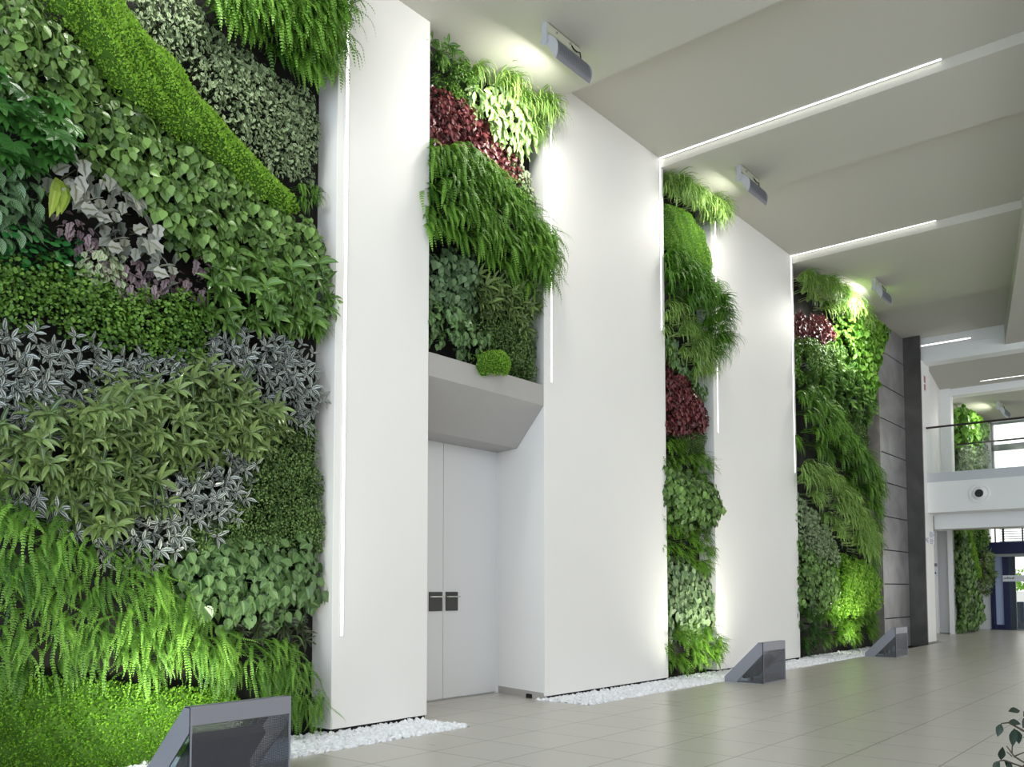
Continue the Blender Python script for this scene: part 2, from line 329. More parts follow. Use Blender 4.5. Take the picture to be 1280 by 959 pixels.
# strips of light set into the panels and the ceiling edges
def strip(name, label, x0, x1, y0, y1, z0, z1, face, cat='strip light', group=None):
    r = empty(name, ((x0 + x1) / 2, (y0 + y1) / 2, z0), label=label, cat=cat, group=group)
    l = Vector(r.location); w = .012
    a = MB(); c = MB()
    def bx(mb, *q): mb.box(q[0] - l.x, q[1] - l.x, q[2] - l.y, q[3] - l.y, q[4] - l.z, q[5] - l.z)
    if face == 'Y':
        bx(a, x0 - w, x0, y0, y1, z0 - w, z1); bx(a, x1, x1 + w, y0, y1, z0 - w, z1); bx(a, x0, x1, y0, y1, z0 - w, z0)
        bx(c, x0, x1, y0 + .002, y1, z0, z1)
    elif face == 'Z':
        bx(a, x0 - w, x0, y0, y1, z0, z1); bx(a, x1, x1 + w, y0, y1, z0, z1); bx(a, x0, x1, y0 - w, y0, z0, z1)
        bx(c, x0, x1, y0, y1, z0 + .002, z1)
    else:
        bx(a, x0, x1, y0, y1, z0 - w, z0); bx(a, x0, x1, y0, y1, z1, z1 + w); bx(a, x0, x1, y0 - w, y0, z0, z1)
        bx(c, x0 + .002, x1, y0, y1, z0, z1)
    a.build('profile', M['trim'], r); c.build('diffuser', M['strip'], r)
strip('wall_strip_light', 'long upright strip of light on the white panel nearest the camera', 5.238, 5.268, PY - .006, PY + .002, .88, 7.23, 'Y')
strip('wall_strip_light', 'upright strip of light on the panel right of the door bay, left edge', 8.43, 8.46, PY - .006, PY + .002, 3.80, 7.59, 'Y')
strip('wall_strip_light', 'upright strip of light left of the narrow green wall, meeting the ceiling strip', 11.09, 11.12, PY - .006, PY + .002, 5.04, 7.595, 'Y')
strip('wall_strip_light', 'upright strip of light just right of the narrow green wall', 12.84, 12.87, PY - .006, PY + .002, 3.79, 7.59, 'Y')
strip('wall_strip_light', 'upright strip of light left of the green wall by the dark stone', 15.97, 16.0, PY - .006, PY + .002, 3.47, 7.595, 'Y')
strip('ceiling_strip_light', 'longest ceiling strip of light, starting above the narrow green wall', 11.075, 11.11, 2.52, PY, 7.592, 7.602, 'Z')
strip('ceiling_strip_light', 'ceiling strip of light starting above the green wall by the dark stone', 16.0, 16.035, 3.80, PY, 7.592, 7.602, 'Z')
strip('ceiling_strip_light', 'short strip of light on the white beam over the balcony', 23.46, 23.472, 4.86, 5.98, 7.39, 7.42, 'X')
strip('ceiling_strip_light', 'farthest ceiling strip of light, above the balcony handrail', 26.5, 26.54, 1.5, 5.29, 6.962, 6.972, 'Z')

# ------------------------------------------------------------------ door, trough
def leaf_door(nm, a0, a1, h0, h1, label):
    b = MB(); b.box(a0, a1, 7.31, 7.355, .015, 3.4)
    d = struct(nm, b, M['door'], bevel=.003, label=label)
    p = MB(); p.box(h0, h1, 7.290, 7.312, 1.045, 1.27); hp = p.build('handle_plate', M['handleplate'], d, bevel=.004)
    q = MB(); q.box(h0, h1 + .012, 7.255, 7.292, 1.205, 1.222); q.build('lever', M['chrome'], hp, bevel=.004)
leaf_door('door_1', 6.66, 7.586, 7.35, 7.56, 'left leaf of the tall white double door')
leaf_door('door_2', 7.594, 8.53, 7.63, 7.83, 'right leaf of the tall white double door')
b = MB(); b.box(6.36, 6.655, 7.32, 7.36, 0, 3.4); b.box(8.535, 8.6, 7.32, 7.36, 0, 3.4); b.box(6.36, 8.6, 7.345, 7.36, 0, .014)
struct('trim_4', b, M['door'])
r = empty('planter_trough', (7.33, 6.8, 3.05), label='grey angular metal planter trough above the white double door', cat='planter')
b = MB()
prof = [(6.345, 3.49), (6.345, 3.735), (6.385, 3.735), (6.385, 3.62), (7.30, 3.62), (7.30, 3.05), (6.88, 3.05)]
# right end follows the splayed side wall
def sx(y): return 8.30 + (y - PY) * .28 / .97
n = len(prof); L0 = [(6.365, y, z) for y, z in prof]; L1 = [(min(sx(y), 8.57) - .003, y, z) for y, z in prof]
b.add([(x - 7.33, y - 6.8, z - 3.05) for x, y, z in L0 + L1], [tuple(range(n))[::-1], tuple(range(n, 2 * n))] + [(i, (i + 1) % n, n + (i + 1) % n, n + i) for i in range(n)])
b.build('trough_body', M['trough'], r)
b = MB(); b.box(6.37 - 7.33, 8.30 - 7.33, 6.386 - 6.8, FELT + .02 - 6.8, 3.60 - 3.05, 3.68 - 3.05); b.build('soil', M['soil'], r)
# backing boards of the five planted bays
for a0, a1, z0, z1, lb in ((1.2, 5.145, -.1, 7.235, 'dark planting felt behind the left green wall'), (6.36, 8.375, 3.62, 7.235, 'dark planting felt above the grey trough'),
                       (11.20, 12.72, -.1, 7.47, 'dark planting felt of the narrow green wall'), (16.09, 21.13, -.1, 7.46, 'dark planting felt beside the dark stone cladding'),
                       (28.3, 31.6, 0, 6.8, 'dark planting felt of the far green wall')):
    b = MB(); b.box(a0, a1, FELT, FELT + .08, z0, z1)
    tag(b.build('planting_felt', M['felt']), lb, 'backing board')

# ------------------------------------------------------------------ gravel
def gravel(x0, x1, n, label, smin=.018, smax=.042):
    b = MB(); rr = random.Random(int(x0 * 10))
    b.box(x0, x1, GY + .004, PY + .12, -.12, -.02)
    for i in range(n):
        x = rr.uniform(x0, x1); y = GY + .02 + (PY + .08 - GY) * rr.random(); s = rr.uniform(smin, smax); z = -.012 + rr.random() * .02
        q = Matrix.Rotation(rr.random() * 6.28, 3, Vector((rr.gauss(0, 1), rr.gauss(0, 1), rr.gauss(0, 1))).normalized())
        vs = []
        for k in range(5): vs.append(Vector((math.cos(k * 1.257), math.sin(k * 1.257), -.45 + rr.uniform(-.15, .15))))
        for k in range(5): vs.append(Vector((.8 * math.cos(k * 1.257 + .6), .8 * math.sin(k * 1.257 + .6), .45 + rr.uniform(-.15, .15))))
        vs = [Vector((x, y, z)) + q @ (v * s * Vector((1, .75, .7)) if False else Vector((v.x * s, v.y * s * .75, v.z * s * .8))) for v in vs]
        b.add(vs, [(4, 3, 2, 1, 0), (5, 6, 7, 8, 9)] + [f for k in range(5) for f in ((k, (k + 1) % 5, 5 + k), ((k + 1) % 5, 5 + (k + 1) % 5, 5 + k))], var=rr.random())
    return tag(b.build('white_gravel', M['gravel']), label, 'gravel', None, 'stuff')
m, nt, bb = nodes('white_marble_chips'); nt.links.new(attr_ramp(nt, bb, (226, 228, 232), (254, 254, 255)), bb.inputs['Base Color']); bb.inputs['Roughness'].default_value = .6; M['gravel'] = m
gravel(2.2, 6.28, 4600, 'white marble gravel strip under the left green wall and nearest panel')
gravel(8.29, 14.0, 6000, 'white marble gravel strip from the door bay to the middle uplight')
gravel(14.0, 20.2, 4200, 'white marble gravel strip between the middle and the far uplight', .02, .04)

# ------------------------------------------------------------------ floor uplights
def uplight(x, label, w=.76):
    r = empty('floor_uplight', (x, 5.10, 0), label=label, cat='floor lamp')
    h, d = .565, .58
    b = MB(); b.box(0, w, 0, .012, 0, .10 * 0 + .445); b.build('front_screen', M['mesh'], r)
    b = MB(); b.box(0, w, -.002, .014, .445, h); b.prism([(0.0, h), (.07, h), (.07, h - .012), (0, h - .012)], 'X', 0, w)
    b.box(0, .014, -.002, .014, 0, .445); b.box(w - .014, w, -.002, .014, 0, .445); b.box(0, w, -.002, .014, 0, .014)
    b.build('front_frame', M['steel'], r, bevel=.003)
    for s in (0, w - .012):
        b = MB()   # sloping side band
        b.prism([(.0, h), (.07, h), (d, .07), (d, 0), (d - .17, 0), (.012, h - .16), (0, h - .16)], 'X', s, s + .012)
        sp = b.build('side_panel', M['steel'], r)
        g = MB(); g.prism([(.008, h - .15), (d - .165, .006), (.008, .006)], 'X', s + .003, s + .009); g.build('side_glass', M['tglass'], sp)
    b = MB(); b.prism([(.07, h - .002), (d, .07), (d, .062), (.07, h - .010)], 'X', .012, w - .012); b.build('cover_glass', M['cglass'], r)
    b = MB(); b.box(.012, w - .012, .012, d, 0, .012); b.build('base_plate', M['steel'], r)
    # lamp inside: tilted housing on two legs
    hd = MB()
    def T(a, n): return (.27 + a * .66 + n * .75, .20 - a * .75 + n * .66)      # a runs down the slope, n faces the planting
    hd.prism([T(-.20, -.045), T(.17, -.045), T(.17, .04), T(-.20, .04)], 'X', .12, w - .12)
    lh = hd.build('lamp_head', M['steeld'], r, bevel=.01)
    ln = MB(); ln.prism([T(-.17, .041), T(.14, .041), T(.14, .046), T(-.17, .046)], 'X', .14, w - .14); ln.build('lens', M['lens'], lh)
    for xx in (.16, w - .19):
        lg = MB(); lg.box(xx, xx + .03, .24, .27, .012, .20); lg.build('lamp_leg', M['steeld'], lh)
    L = bpy.data.lights.new('uplight_beam', 'AREA'); L.shape = 'RECTANGLE'; L.size = .5; L.size_y = .2; L.energy = UPLIGHT_W; L.color = (1, .97, .82); L.spread = 2.2
    lo = bpy.data.objects.new('uplight_beam', L); COL.objects.link(lo); lo.parent = r
    lo.location = (w / 2, .33, .26); dv = Vector((0, .75, .66)); lo.rotation_euler = dv.to_track_quat('-Z', 'Y').to_euler()
    return r
uplight(3.03, 'large grey wedge floor uplight nearest the camera with see through front')
uplight(11.62, 'grey wedge floor uplight in front of the narrow green wall, middle one')
uplight(17.66, 'farthest and smallest grey wedge floor uplight, near the dark stone')

# ------------------------------------------------------------------ ceiling floodlights
def floodlight(x, zc, label, w=.62, y=5.42, power=1.0):
    r = empty('ceiling_floodlight', (x, y, zc), label=label, cat='spotlight')
    b = MB(); b.box(-.12, w - .16, -.035, .035, -.012, 0); b.box(-.12, w - .16, -.035, -.028, -.10, 0); br = b.build('gear_tray', M['tray'], r, bevel=.003)
    for xx in (.02, .26):
        q = MB(); q.tube([(xx, -.05, -.05), (xx, -.028, -.05)], .013, 8); q.build('bolt', M['chrome'], br)
    for xx in (-.14, w - .175):
        b = MB(); b.box(xx, xx + .015, -.03, .04, -.22, 0); b.tube([(xx - .012, .005, -.2), (xx + .025, .005, -.2)], .045, 16); b.build('bracket_arm', M['alu'], r)
    # head: half lens section, flat glass towards the planting, ribbed curved back towards the hall
    def sec(e=0.0):
        pts = [(.04, -.13), (-.125, -.42)]
        for k in range(1, 9):
            t = k / 9; bx = -.125 + t * .125; bz = -.42 + t * .29
            off = (.075 + e) * math.sin(math.pi * t) ** .7
            pts.append((bx - off * .9, bz + off * .42))
        pts.append((.0, -.12)); return pts
    b = MB(); b.prism(sec(), 'X', -.11, w - .11); hd = b.build('lamp_head', M['fin'], r)
    f = MB()
    k = -.085
    while k < w - .13:
        f.prism(sec(.012), 'X', k, k + .008); k += .024
    f.build('cooling_fin', M['fin'], hd)
    for xx in (-.122, w - .11):
        e = MB(); e.prism(sec(.014), 'X', xx, xx + .012); e.build('end_cap', M['alu'], hd)
    g = MB(); g.prism([(.036, -.142), (.032, -.140), (-.092, -.352), (-.088, -.354)], 'X', -.09, w - .13); g.build('lens', M['lens'], hd)
    c = MB(); c.tube([(.30, -.03, -.04), (.31, -.055, -.09), (.36, -.06, -.10), (.42, -.06, -.08), (.45, -.05, -.12), (.44, -.03, -.17)], .008, 6); c.build('power_cable', M['black'], r)
    L = bpy.data.lights.new('flood_beam', 'AREA'); L.shape = 'RECTANGLE'; L.size = w - .1; L.size_y = .25; L.energy = FLOOD_W * power; L.color = (1, .98, .9); L.spread = 2.95
    lo = bpy.data.objects.new('flood_beam', L); COL.objects.link(lo); lo.parent = r
    lo.location = (w / 2 - .1, .04, -.30); dv = Vector((0, .80, -.60)); lo.rotation_euler = dv.to_track_quat('-Z', 'Y').to_euler()
floodlight(7.26, 7.235, 'grey ceiling floodlight nearest the camera, above the door bay plants')
floodlight(11.92, 7.47, 'grey ceiling floodlight in front of the narrow green wall top', power=.6)
floodlight(17.98, 7.46, 'small grey ceiling floodlight beside the grass by the dark stone', y=5.40, power=2.2)
floodlight(29.0, 6.80, 'farthest ceiling floodlight, seen above the balcony handrail', w=.9, y=5.30)
# floodlight over the left green wall, on the ceiling just above the picture
floodlight(3.3, 7.235, 'ceiling floodlight above the left green wall')

# ------------------------------------------------------------------ balcony and entrance
b = MB(); b.box(23.5, 26.9, yr, 6.0, 3.19, 3.95); struct('floor_balcony', b, M['trim'], label='white balcony slab across the hall', bevel=.01)
b = MB(); b.box(23.52, 23.60, yr, 6.0, 3.95, 4.18); struct('trim_5', b, M['parapet'], label='pale upstand along the balcony edge')
b = MB(); b.box(24.2, 24.5, yr, 5.98, 2.82, 3.19); struct('trim_6', b, M['trim'], label='white beam under the balcony')
b = MB(); b.box(24.5, 28.3, yr, 7.1, 3.02, 3.19); struct('ceiling_lower', b, M['ceil'])
def railing(x, label):
    r = empty('balcony_railing', (x, 5.99, 4.15), label=label, cat='railing')
    b = MB(); b.tube([(0, 0, 1.18), (0, -11, 1.18)], .025, 10); b.build('handrail', M['rail'], r)
    for k in range(5):
        g = MB(); g.box(-.006, .006, -.03 - 2.2 * (k + 1) + .02, -.03 - 2.2 * k, .0, 1.16); g.build('glass_panel', M['glass'], r)
railing(23.56, 'front balcony railing with dark handrail and clear glass')
b = MB(); b.box(26.78, 26.86, yr, 6.1, 3.95, 4.18); struct('trim_7', b, M['parapet'])
railing(26.82, 'rear balcony railing with dark handrail, behind the front one')
r = empty('air_nozzle', (23.5, 4.78, 3.60), label='round white air nozzle with black centre on the balcony front', cat='air vent')
def ring(b, r0, r1, xa, xb, n=36):
    v = []; f = []
    for k in range(n):
        c, s = math.cos(k * 2 * math.pi / n), math.sin(k * 2 * math.pi / n)
        v += [(xa, c * r0, s * r0), (xb, c * r1, s * r1)]
    for k in range(n):
        a, c = 2 * k, 2 * ((k + 1) % n); f.append((a, c, c + 1, a + 1))
    b.add(v, f)
b = MB(); ring(b, .235, .235, 0, -.03); ring(b, .235, .20, -.03, -.035); ring(b, .20, .19, -.035, -.012); b.build('outer_ring', M['trim'], r)
b = MB(); ring(b, .19, .17, -.012, -.03); ring(b, .17, .105, -.03, -.075); ring(b, .105, .092, -.075, -.05); b.build('nozzle_cone', M['trim'], r)
b = MB(); b.tube([(-.055, 0, 0), (-.03, 0, 0)], .093, 28); b.build('nozzle_opening', M['black'], r)
def sheet(x0, x1, z0, z1, label, cols):
    r = empty('paper_notice', ((x0 + x1) / 2, 5.95, z0), label=label, cat='notice'); cx = (x0 + x1) / 2
    b = MB(); b.box(x0 - cx, x1 - cx, -.006, 0, 0, z1 - z0); b.build('sheet', M['paper'], r)
    rr = random.Random(int(z0 * 100)); k = MB(); w = x1 - x0; h = z1 - z0
    for i in range(4):
        for j in range(3):
            if rr.random() < .75: k.box(x0 - cx + w * (.12 + .28 * j), x0 - cx + w * (.12 + .28 * j + .2), -.0075, -.006, h * (.1 + .22 * i), h * (.1 + .22 * i + .13))
    k.build('print', cols, r)
sheet(23.17, 23.47, 2.44, 2.58, 'small notice with dark print, lower left of three on the white wall', M['inkd'])
sheet(23.56, 24.02, 2.58, 2.74, 'pale grid notice, upper one of three on the white wall', M['ink'])
sheet(23.58, 24.02, 2.42, 2.57, 'notice directly below the pale grid notice on the white wall', M['ink'])
r = empty('fire_sign', (23.40, 5.95, 6.25), label='narrow upright red and white sign high on the white wall by the pillar', cat='sign')
b = MB(); b.box(0, .2, -.01, 0, 0, .42); b.build('sign_plate', M['paper'], r)
b = MB(); b.box(.03, .17, -.012, -.01, .03, .18); b.box(.03, .17, -.012, -.01, .22, .39); b.build('red_field', M['redink'], r)
for z0, z1, lb in ((1.96, 2.06, 'small grey wall control on the white door frame, upper'), (1.64, 1.9, 'white wall switch plate under the small grey wall control')):
    r = empty('wall_switch', (28.0, 6.92, z0), label=lb, cat='switch')
    b = MB(); b.box(-.02, 0, -.05, .05, 0, z1 - z0); b.build('switch_plate', M['frame'] if z0 > 1.9 else M['paper'], r, bevel=.004)
    b = MB(); b.box(-.028, -.02, -.02, .02, (z1 - z0) * .4, (z1 - z0) * .6); b.build('switch_button', M['slate'], r)
# entrance
r = empty('entrance_door', (32.0, 6.26, 0), label='navy blue framed glass entrance with white lettered band', cat='door')
b = MB(); b.box(-.35, .3, -4.5, 0, 2.42, 2.80); b.build('header', M['navy'], r, bevel=.01)
b = MB(); b.box(-.33, .28, -4.5, 0, 2.33, 2.42); b.build('header_underside', M['frame'], r)
for y0, y1 in ((-.08, 0), (-.14, -.10)):
    b = MB(); b.box(-.06, .0, y0, y1, 0, 2.33); b.build('door_post', M['navy'], r)
b = MB(); b.box(.0, .012, -.38, -.08, .16, 2.33); b.build('glass_leaf', M['bglass'], r)
b = MB(); b.box(-.02, .03, -.38, -.08, 0, .16); b.build('kick_rail', M['navy'], r)
b = MB(); b.box(-.08, .08, -.53, -.37, 0, 2.33); b.build('door_stile', M['navy'], r)
b = MB(); b.box(.02, .10, -.71, -.53, 0, 2.33); b.build('side_panel', M['slate'], r)
b = MB(); b.box(.0, .012, -2.9, -.71, .02, 2.33); b.build('glass_leaf', M['glass'], r)
b = MB(); b.box(-.10, -.095, -2.6, -.36, 1.54, 1.74); bd = b.build('lettered_band', M['paper'], r)
b = MB(); rr = random.Random(4); y = -.40
for k in range(9):      # letters too small to read in the photograph: only their grey marks
    h = rr.uniform(.04, .07); wd = rr.uniform(.016, .03); b.box(-.1015, -.10, y - wd, y, 1.62, 1.62 + h); y -= wd + .012
b.box(-.1015, -.10, -.37, -.365, 1.58, 1.70); b.build('lettering', M['inkd'], bd)
b = MB(); b.box(-.3, .35, -4.5, 0, 0, .02); b.build('threshold', M['slate'], r)
# transom and upper windows
w = MB(); w.box(32.05, 32.1, 6.08, 6.12, 2.8, 3.5); w.box(32.05, 32.1, 5.84, 5.90, 2.8, 3.5)
for k in range(6): w.box(32.05, 32.1, 5.3 - k * 1.2, 5.34 - k * 1.2, 2.8, 3.5)
w1 = struct('window_1', w, M['slate'], label='glazed strip with blinds above the entrance')
b = MB(); b.box(32.07, 32.08, yr, 6.26, 2.8, 3.6); g = b.build('pane', M['glass'], w1)
b = MB()
for k in range(9): b.prism([(32.14, 2.82 + k * .08), (32.20, 2.85 + k * .08), (32.20, 2.855 + k * .08), (32.14, 2.825 + k * .08)], 'Y', -4, 6.0)
bl = tag(b.build('window_blind', M['blind']), 'pale horizontal slat blind in the glazed strip above the entrance', 'blind')
w = MB(); w.box(31.97, 32.1, 6.05, 6.11, 5.1, 6.70); w.box(31.97, 32.1, yr, 6.11, 6.64, 6.70); w.box(31.97, 32.1, yr, 6.11, 5.78, 5.98); w.box(31.97, 32.1, 3.9, 3.98, 5.1, 6.7)
w2 = struct('window_2', w, M['frame'], label='large bright window behind the balcony')
b = MB(); b.box(32.04, 32.05, yr, 6.08, 5.1, 6.66); b.build('pane', M['glass'], w2)
r = empty('litter_bin', (33.6, 5.75, -.02), label='slim grey bin standing outside the glass entrance', cat='bin')
b = MB(); b.prism([(-.18, 0), (.18, 0), (.18, .78), (.02, .9), (-.18, .9)], 'X', -.2, .2); b.build('body', M['slate'], r, bevel=.02)
b = MB(); b.prism([(-.12, .5), (-.20, .5), (-.20, .8), (-.12, .82)], 'X', -.14, .14); b.build('flap', M['black'], r)

# ------------------------------------------------------------------ plants
# local frame of every plant: +x along the wall, -y out of the wall, +z up
def rv(rr, s=1.0): return Vector((rr.gauss(0, s), rr.gauss(0, s), rr.gauss(0, s)))
SH = {
    'ovate': [.0, .62, 1.0, .86, .48, 0], 'heart': [.35, .95, 1.0, .78, .40, 0], 'lance': [.12, .7, 1.0, .9, .55, 0],
    'round': [.3, .9, 1.0, .98, .7, .1], 'blade': [.8, 1.0, .95, .8, .5, 0], 'lobed': [.35, 1.0, .72, .9, .32, 0], 'diamond': [0, 1.0, 0],
}
def leaf(b, base, d, nrm, L, Wd, shape, droop, var, fold=.18, uvw=1.0):
    pr = SH[shape]; n = len(pr) - 1; d = d.normalized(); nrm = (nrm - nrm.dot(d) * d)
    nrm = nrm.normalized() if nrm.length > 1e-4 else d.orthogonal().normalized()
    p = Vector(base); vs, uv, fs = [], [], []; ang = droop / n
    for i, w in enumerate(pr):
        sd = d.cross(nrm); hw = w * Wd * .5; t = i / n
        vs += [p - sd * hw + nrm * fold * hw, p.copy(), p + sd * hw + nrm * fold * hw]; uv += [(-1, t), (0, t), (1, t)]
        if i < n:
            o = i * 3; fs += [(o, o + 1, o + 4, o + 3), (o + 1, o + 2, o + 5, o + 4)]
            p = p + d * (L / n)
            # bend towards the ground
            ax = d.cross(Vector((0, 0, -1)))
            if ax.length > .05:
                q = Matrix.Rotation(ang, 3, ax.normalized()); d = q @ d; nrm = q @ nrm
    b.add(vs, fs, uv, var)
def stalk(b, a, c, r=.0025, var=.3):
    a, c = Vector(a), Vector(c); t = (c - a).normalized(); s = t.orthogonal().normalized() * r; u = t.cross(s)
    b.add([a - s, a + s * .5 + u, a + s * .5 - u, c - s * .6, c + s * .3 + u * .6, c + s * .3 - u * .6], [(0, 1, 4, 3), (1, 2, 5, 4), (2, 0, 3, 5)], None, var)
def root(b, rr, n=3, dep=.22):
    for _ in range(n): stalk(b, (rr.uniform(-.03, .03), dep, rr.uniform(-.03, .06)), (rr.uniform(-.05, .05), -.03, rr.uniform(-.05, .05)), .006)
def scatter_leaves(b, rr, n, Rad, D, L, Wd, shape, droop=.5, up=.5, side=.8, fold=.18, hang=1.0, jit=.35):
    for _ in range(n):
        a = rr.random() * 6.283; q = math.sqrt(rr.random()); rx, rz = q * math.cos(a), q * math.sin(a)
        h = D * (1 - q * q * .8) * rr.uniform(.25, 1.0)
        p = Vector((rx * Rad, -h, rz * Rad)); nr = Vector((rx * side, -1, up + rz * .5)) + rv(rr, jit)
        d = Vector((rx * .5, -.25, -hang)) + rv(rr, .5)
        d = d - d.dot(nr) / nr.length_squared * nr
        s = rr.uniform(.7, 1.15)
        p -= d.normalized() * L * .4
        leaf(b, p, d, nr, L * s, Wd * s, shape, droop * rr.uniform(.3, 1.2), min(1, max(0, rr.gauss(.5, .25) + .35 * (h / D - .5))), fold)  # deeper leaves get a darker tone: shade inside the clump put into colour
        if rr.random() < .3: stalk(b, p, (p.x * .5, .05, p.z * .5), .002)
def rosette(b, rr, c, ax, n, L, Wd, shape, tilt, droop, var0=.5):
    ax = ax.normalized(); e1 = ax.orthogonal().normalized(); e2 = ax.cross(e1); a0 = rr.random() * 6.28
    for i in range(n):
        a = a0 + i * 2.4; t = tilt * rr.uniform(.6, 1.5) + (.5 if i > n * .6 else 0)
        d = math.cos(a) * e1 + math.sin(a) * e2 + t * ax; s = rr.uniform(.75, 1.1)
        leaf(b, c, d, ax, L * s, Wd * s, shape, droop * rr.uniform(.5, 1.3), min(1, max(0, rr.gauss(var0, .25))), .22)
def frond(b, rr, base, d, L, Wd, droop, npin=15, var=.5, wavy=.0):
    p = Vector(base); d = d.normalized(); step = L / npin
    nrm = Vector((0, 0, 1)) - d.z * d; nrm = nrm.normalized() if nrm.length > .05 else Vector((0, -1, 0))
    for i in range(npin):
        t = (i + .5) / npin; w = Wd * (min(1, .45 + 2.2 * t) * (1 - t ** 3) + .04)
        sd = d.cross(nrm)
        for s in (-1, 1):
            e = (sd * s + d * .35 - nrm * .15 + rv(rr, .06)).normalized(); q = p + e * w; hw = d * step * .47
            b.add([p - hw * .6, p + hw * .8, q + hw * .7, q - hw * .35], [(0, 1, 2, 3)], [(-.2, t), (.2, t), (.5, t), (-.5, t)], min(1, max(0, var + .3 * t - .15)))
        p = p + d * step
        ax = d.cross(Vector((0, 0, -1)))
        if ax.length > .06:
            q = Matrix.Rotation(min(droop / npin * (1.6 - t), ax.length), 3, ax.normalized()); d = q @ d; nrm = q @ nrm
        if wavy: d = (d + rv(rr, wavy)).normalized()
def sp_ivy(b, rr): root(b, rr); scatter_leaves(b, rr, 46, .14, .10, .078, .062, 'heart', up=.35)
def sp_ivyb(b, rr): root(b, rr); scatter_leaves(b, rr, 30, .18, .16, .14, .10, 'heart', up=.6, droop=.8)
def sp_pale(b, rr): root(b, rr); scatter_leaves(b, rr, 100, .14, .09, .046, .024, 'ovate', up=.5, jit=.6)
def sp_clover(b, rr): root(b, rr); scatter_leaves(b, rr, 150, .14, .10, .028, .026, 'round', up=.7, jit=.5)
def sp_box(b, rr): root(b, rr); scatter_leaves(b, rr, 210, .13, .09, .022, .015, 'ovate', up=.4, jit=.8)
def sp_philo(b, rr): root(b, rr); scatter_leaves(b, rr, 24, .15, .12, .105, .088, 'heart', up=.25, droop=.5, jit=.25)
def sp_palemint(b, rr): root(b, rr); scatter_leaves(b, rr, 46, .12, .09, .06, .045, 'ovate', up=.5)
def sp_penny(b, rr): root(b, rr); scatter_leaves(b, rr, 16, .13, .10, .062, .062, 'round', up=.9, droop=.1, fold=-.1, jit=.25)
def sp_whiteleaf(b, rr): root(b, rr); scatter_leaves(b, rr, 20, .16, .14, .17, .075, 'ovate', up=.2, droop=.5)
def sp_redleaf(b, rr): root(b, rr); scatter_leaves(b, rr, 38, .14, .11, .08, .055, 'ovate', up=.5, jit=.5)
def sp_calathea(b, rr): root(b, rr); scatter_leaves(b, rr, 20, .15, .13, .125, .06, 'ovate', up=.7, droop=.7)
def sp_begonia(b, rr): root(b, rr); scatter_leaves(b, rr, 10, .14, .13, .135, .10, 'lobed', up=.25, droop=.7, jit=.6)
def sp_begoniap(b, rr): root(b, rr); scatter_leaves(b, rr, 20, .12, .08, .075, .05, 'lobed', up=.3, droop=.7, jit=.5)
def sp_spear(b, rr):
    root(b, rr)
    for _ in range(4): rosette(b, rr, Vector((rr.uniform(-.09, .09), rr.uniform(-.10, -.02), rr.uniform(-.09, .09))), Vector((0, -1, .2)) + rv(rr, .25), 7, .17, .052, 'lance', .45, 1.1)
def sp_hosta(b, rr):
    root(b, rr)
    for _ in range(4): rosette(b, rr, Vector((rr.uniform(-.1, .1), rr.uniform(-.12, -.02), rr.uniform(-.1, .1))), Vector((0, -1, .4)) + rv(rr, .25), 6, .22, .085, 'ovate', .4, 1.2)
def sp_lance(b, rr):
    root(b, rr)
    for _ in range(5):
        c = Vector((rr.uniform(-.11, .11), rr.uniform(-.13, -.03), rr.uniform(-.11, .11)))
        stalk(b, (c.x * .4, .1, c.z * .4 - .03), c, .004); rosette(b, rr, c, Vector((0, -1, .5)) + rv(rr, .3), 9, .16, .034, 'lance', .4, 1.0)
def sp_darkrosette(b, rr):
    root(b, rr)
    for _ in range(3): rosette(b, rr, Vector((rr.uniform(-.08, .08), -.04, rr.uniform(-.08, .08))), Vector((0, -1, .2)) + rv(rr, .2), 9, .12, .022, 'lance', .4, .6, .4)
def sp_zebra(b, rr):
    root(b, rr)
    for _ in range(8):
        c = Vector((rr.uniform(-.12, .12), rr.uniform(-.09, -.01), rr.uniform(-.12, .12)))
        rosette(b, rr, c, Vector((0, -1, -.1)) + rv(rr, .35), 4, .10, .038, 'ovate', .35, .5)
def sp_fatsia(b, rr):
    root(b, rr)
    for _ in range(9):
        c = Vector((rr.uniform(-.15, .15), rr.uniform(-.16, -.04), rr.uniform(-.15, .15))); nr = (Vector((0, -1, .7)) + rv(rr, .3)).normalized()
        stalk(b, (c.x * .3, .05, c.z * .3), c, .004); dn = Vector((rr.uniform(-.5, .5), -.2, -1)); dn = (dn - dn.dot(nr) * nr).normalized(); sd = dn.cross(nr); v = rr.random()
        for k in range(7):
            a = (k - 3) * .62; leaf(b, c, dn * math.cos(a) + sd * math.sin(a), nr, .13 * (1 - .12 * abs(k - 3) / 3), .048, 'lance', .35, v, .15)
def sp_hanging(b, rr):
    root(b, rr)
    for x, l in ((-.03, .30), (-.005, .26), (.03, .27), (.06, .24)): leaf(b, (x * .5, -.06, .02), Vector((x * 3, -.35, -.75)), Vector((0, -.9, .3)), l * 1.15, .075, 'lance', 1.2, rr.random(), .3)
def sp_fern(b, rr):
    root(b, rr)
    for _ in range(26):
        d = Vector((rr.gauss(0, .55), -1, rr.uniform(-.2, .9)))
        frond(b, rr, (rr.uniform(-.06, .06), -.02, rr.uniform(-.06, .06)), d, rr.uniform(.26, .46), .028, rr.uniform(1.4, 2.5), 16, min(1, max(0, rr.gauss(.5, .3))))
def sp_hfern(b, rr):
    root(b, rr)
    for _ in range(15):
        d = Vector((rr.gauss(-.15, .55), -1, rr.uniform(-.6, .6)))
        frond(b, rr, (rr.uniform(-.08, .08), -.02, rr.uniform(-.08, .08)), d, rr.uniform(.22, .44), .017, rr.uniform(1.2, 2.3), 22, min(1, max(0, rr.gauss(.45, .33))), .10)
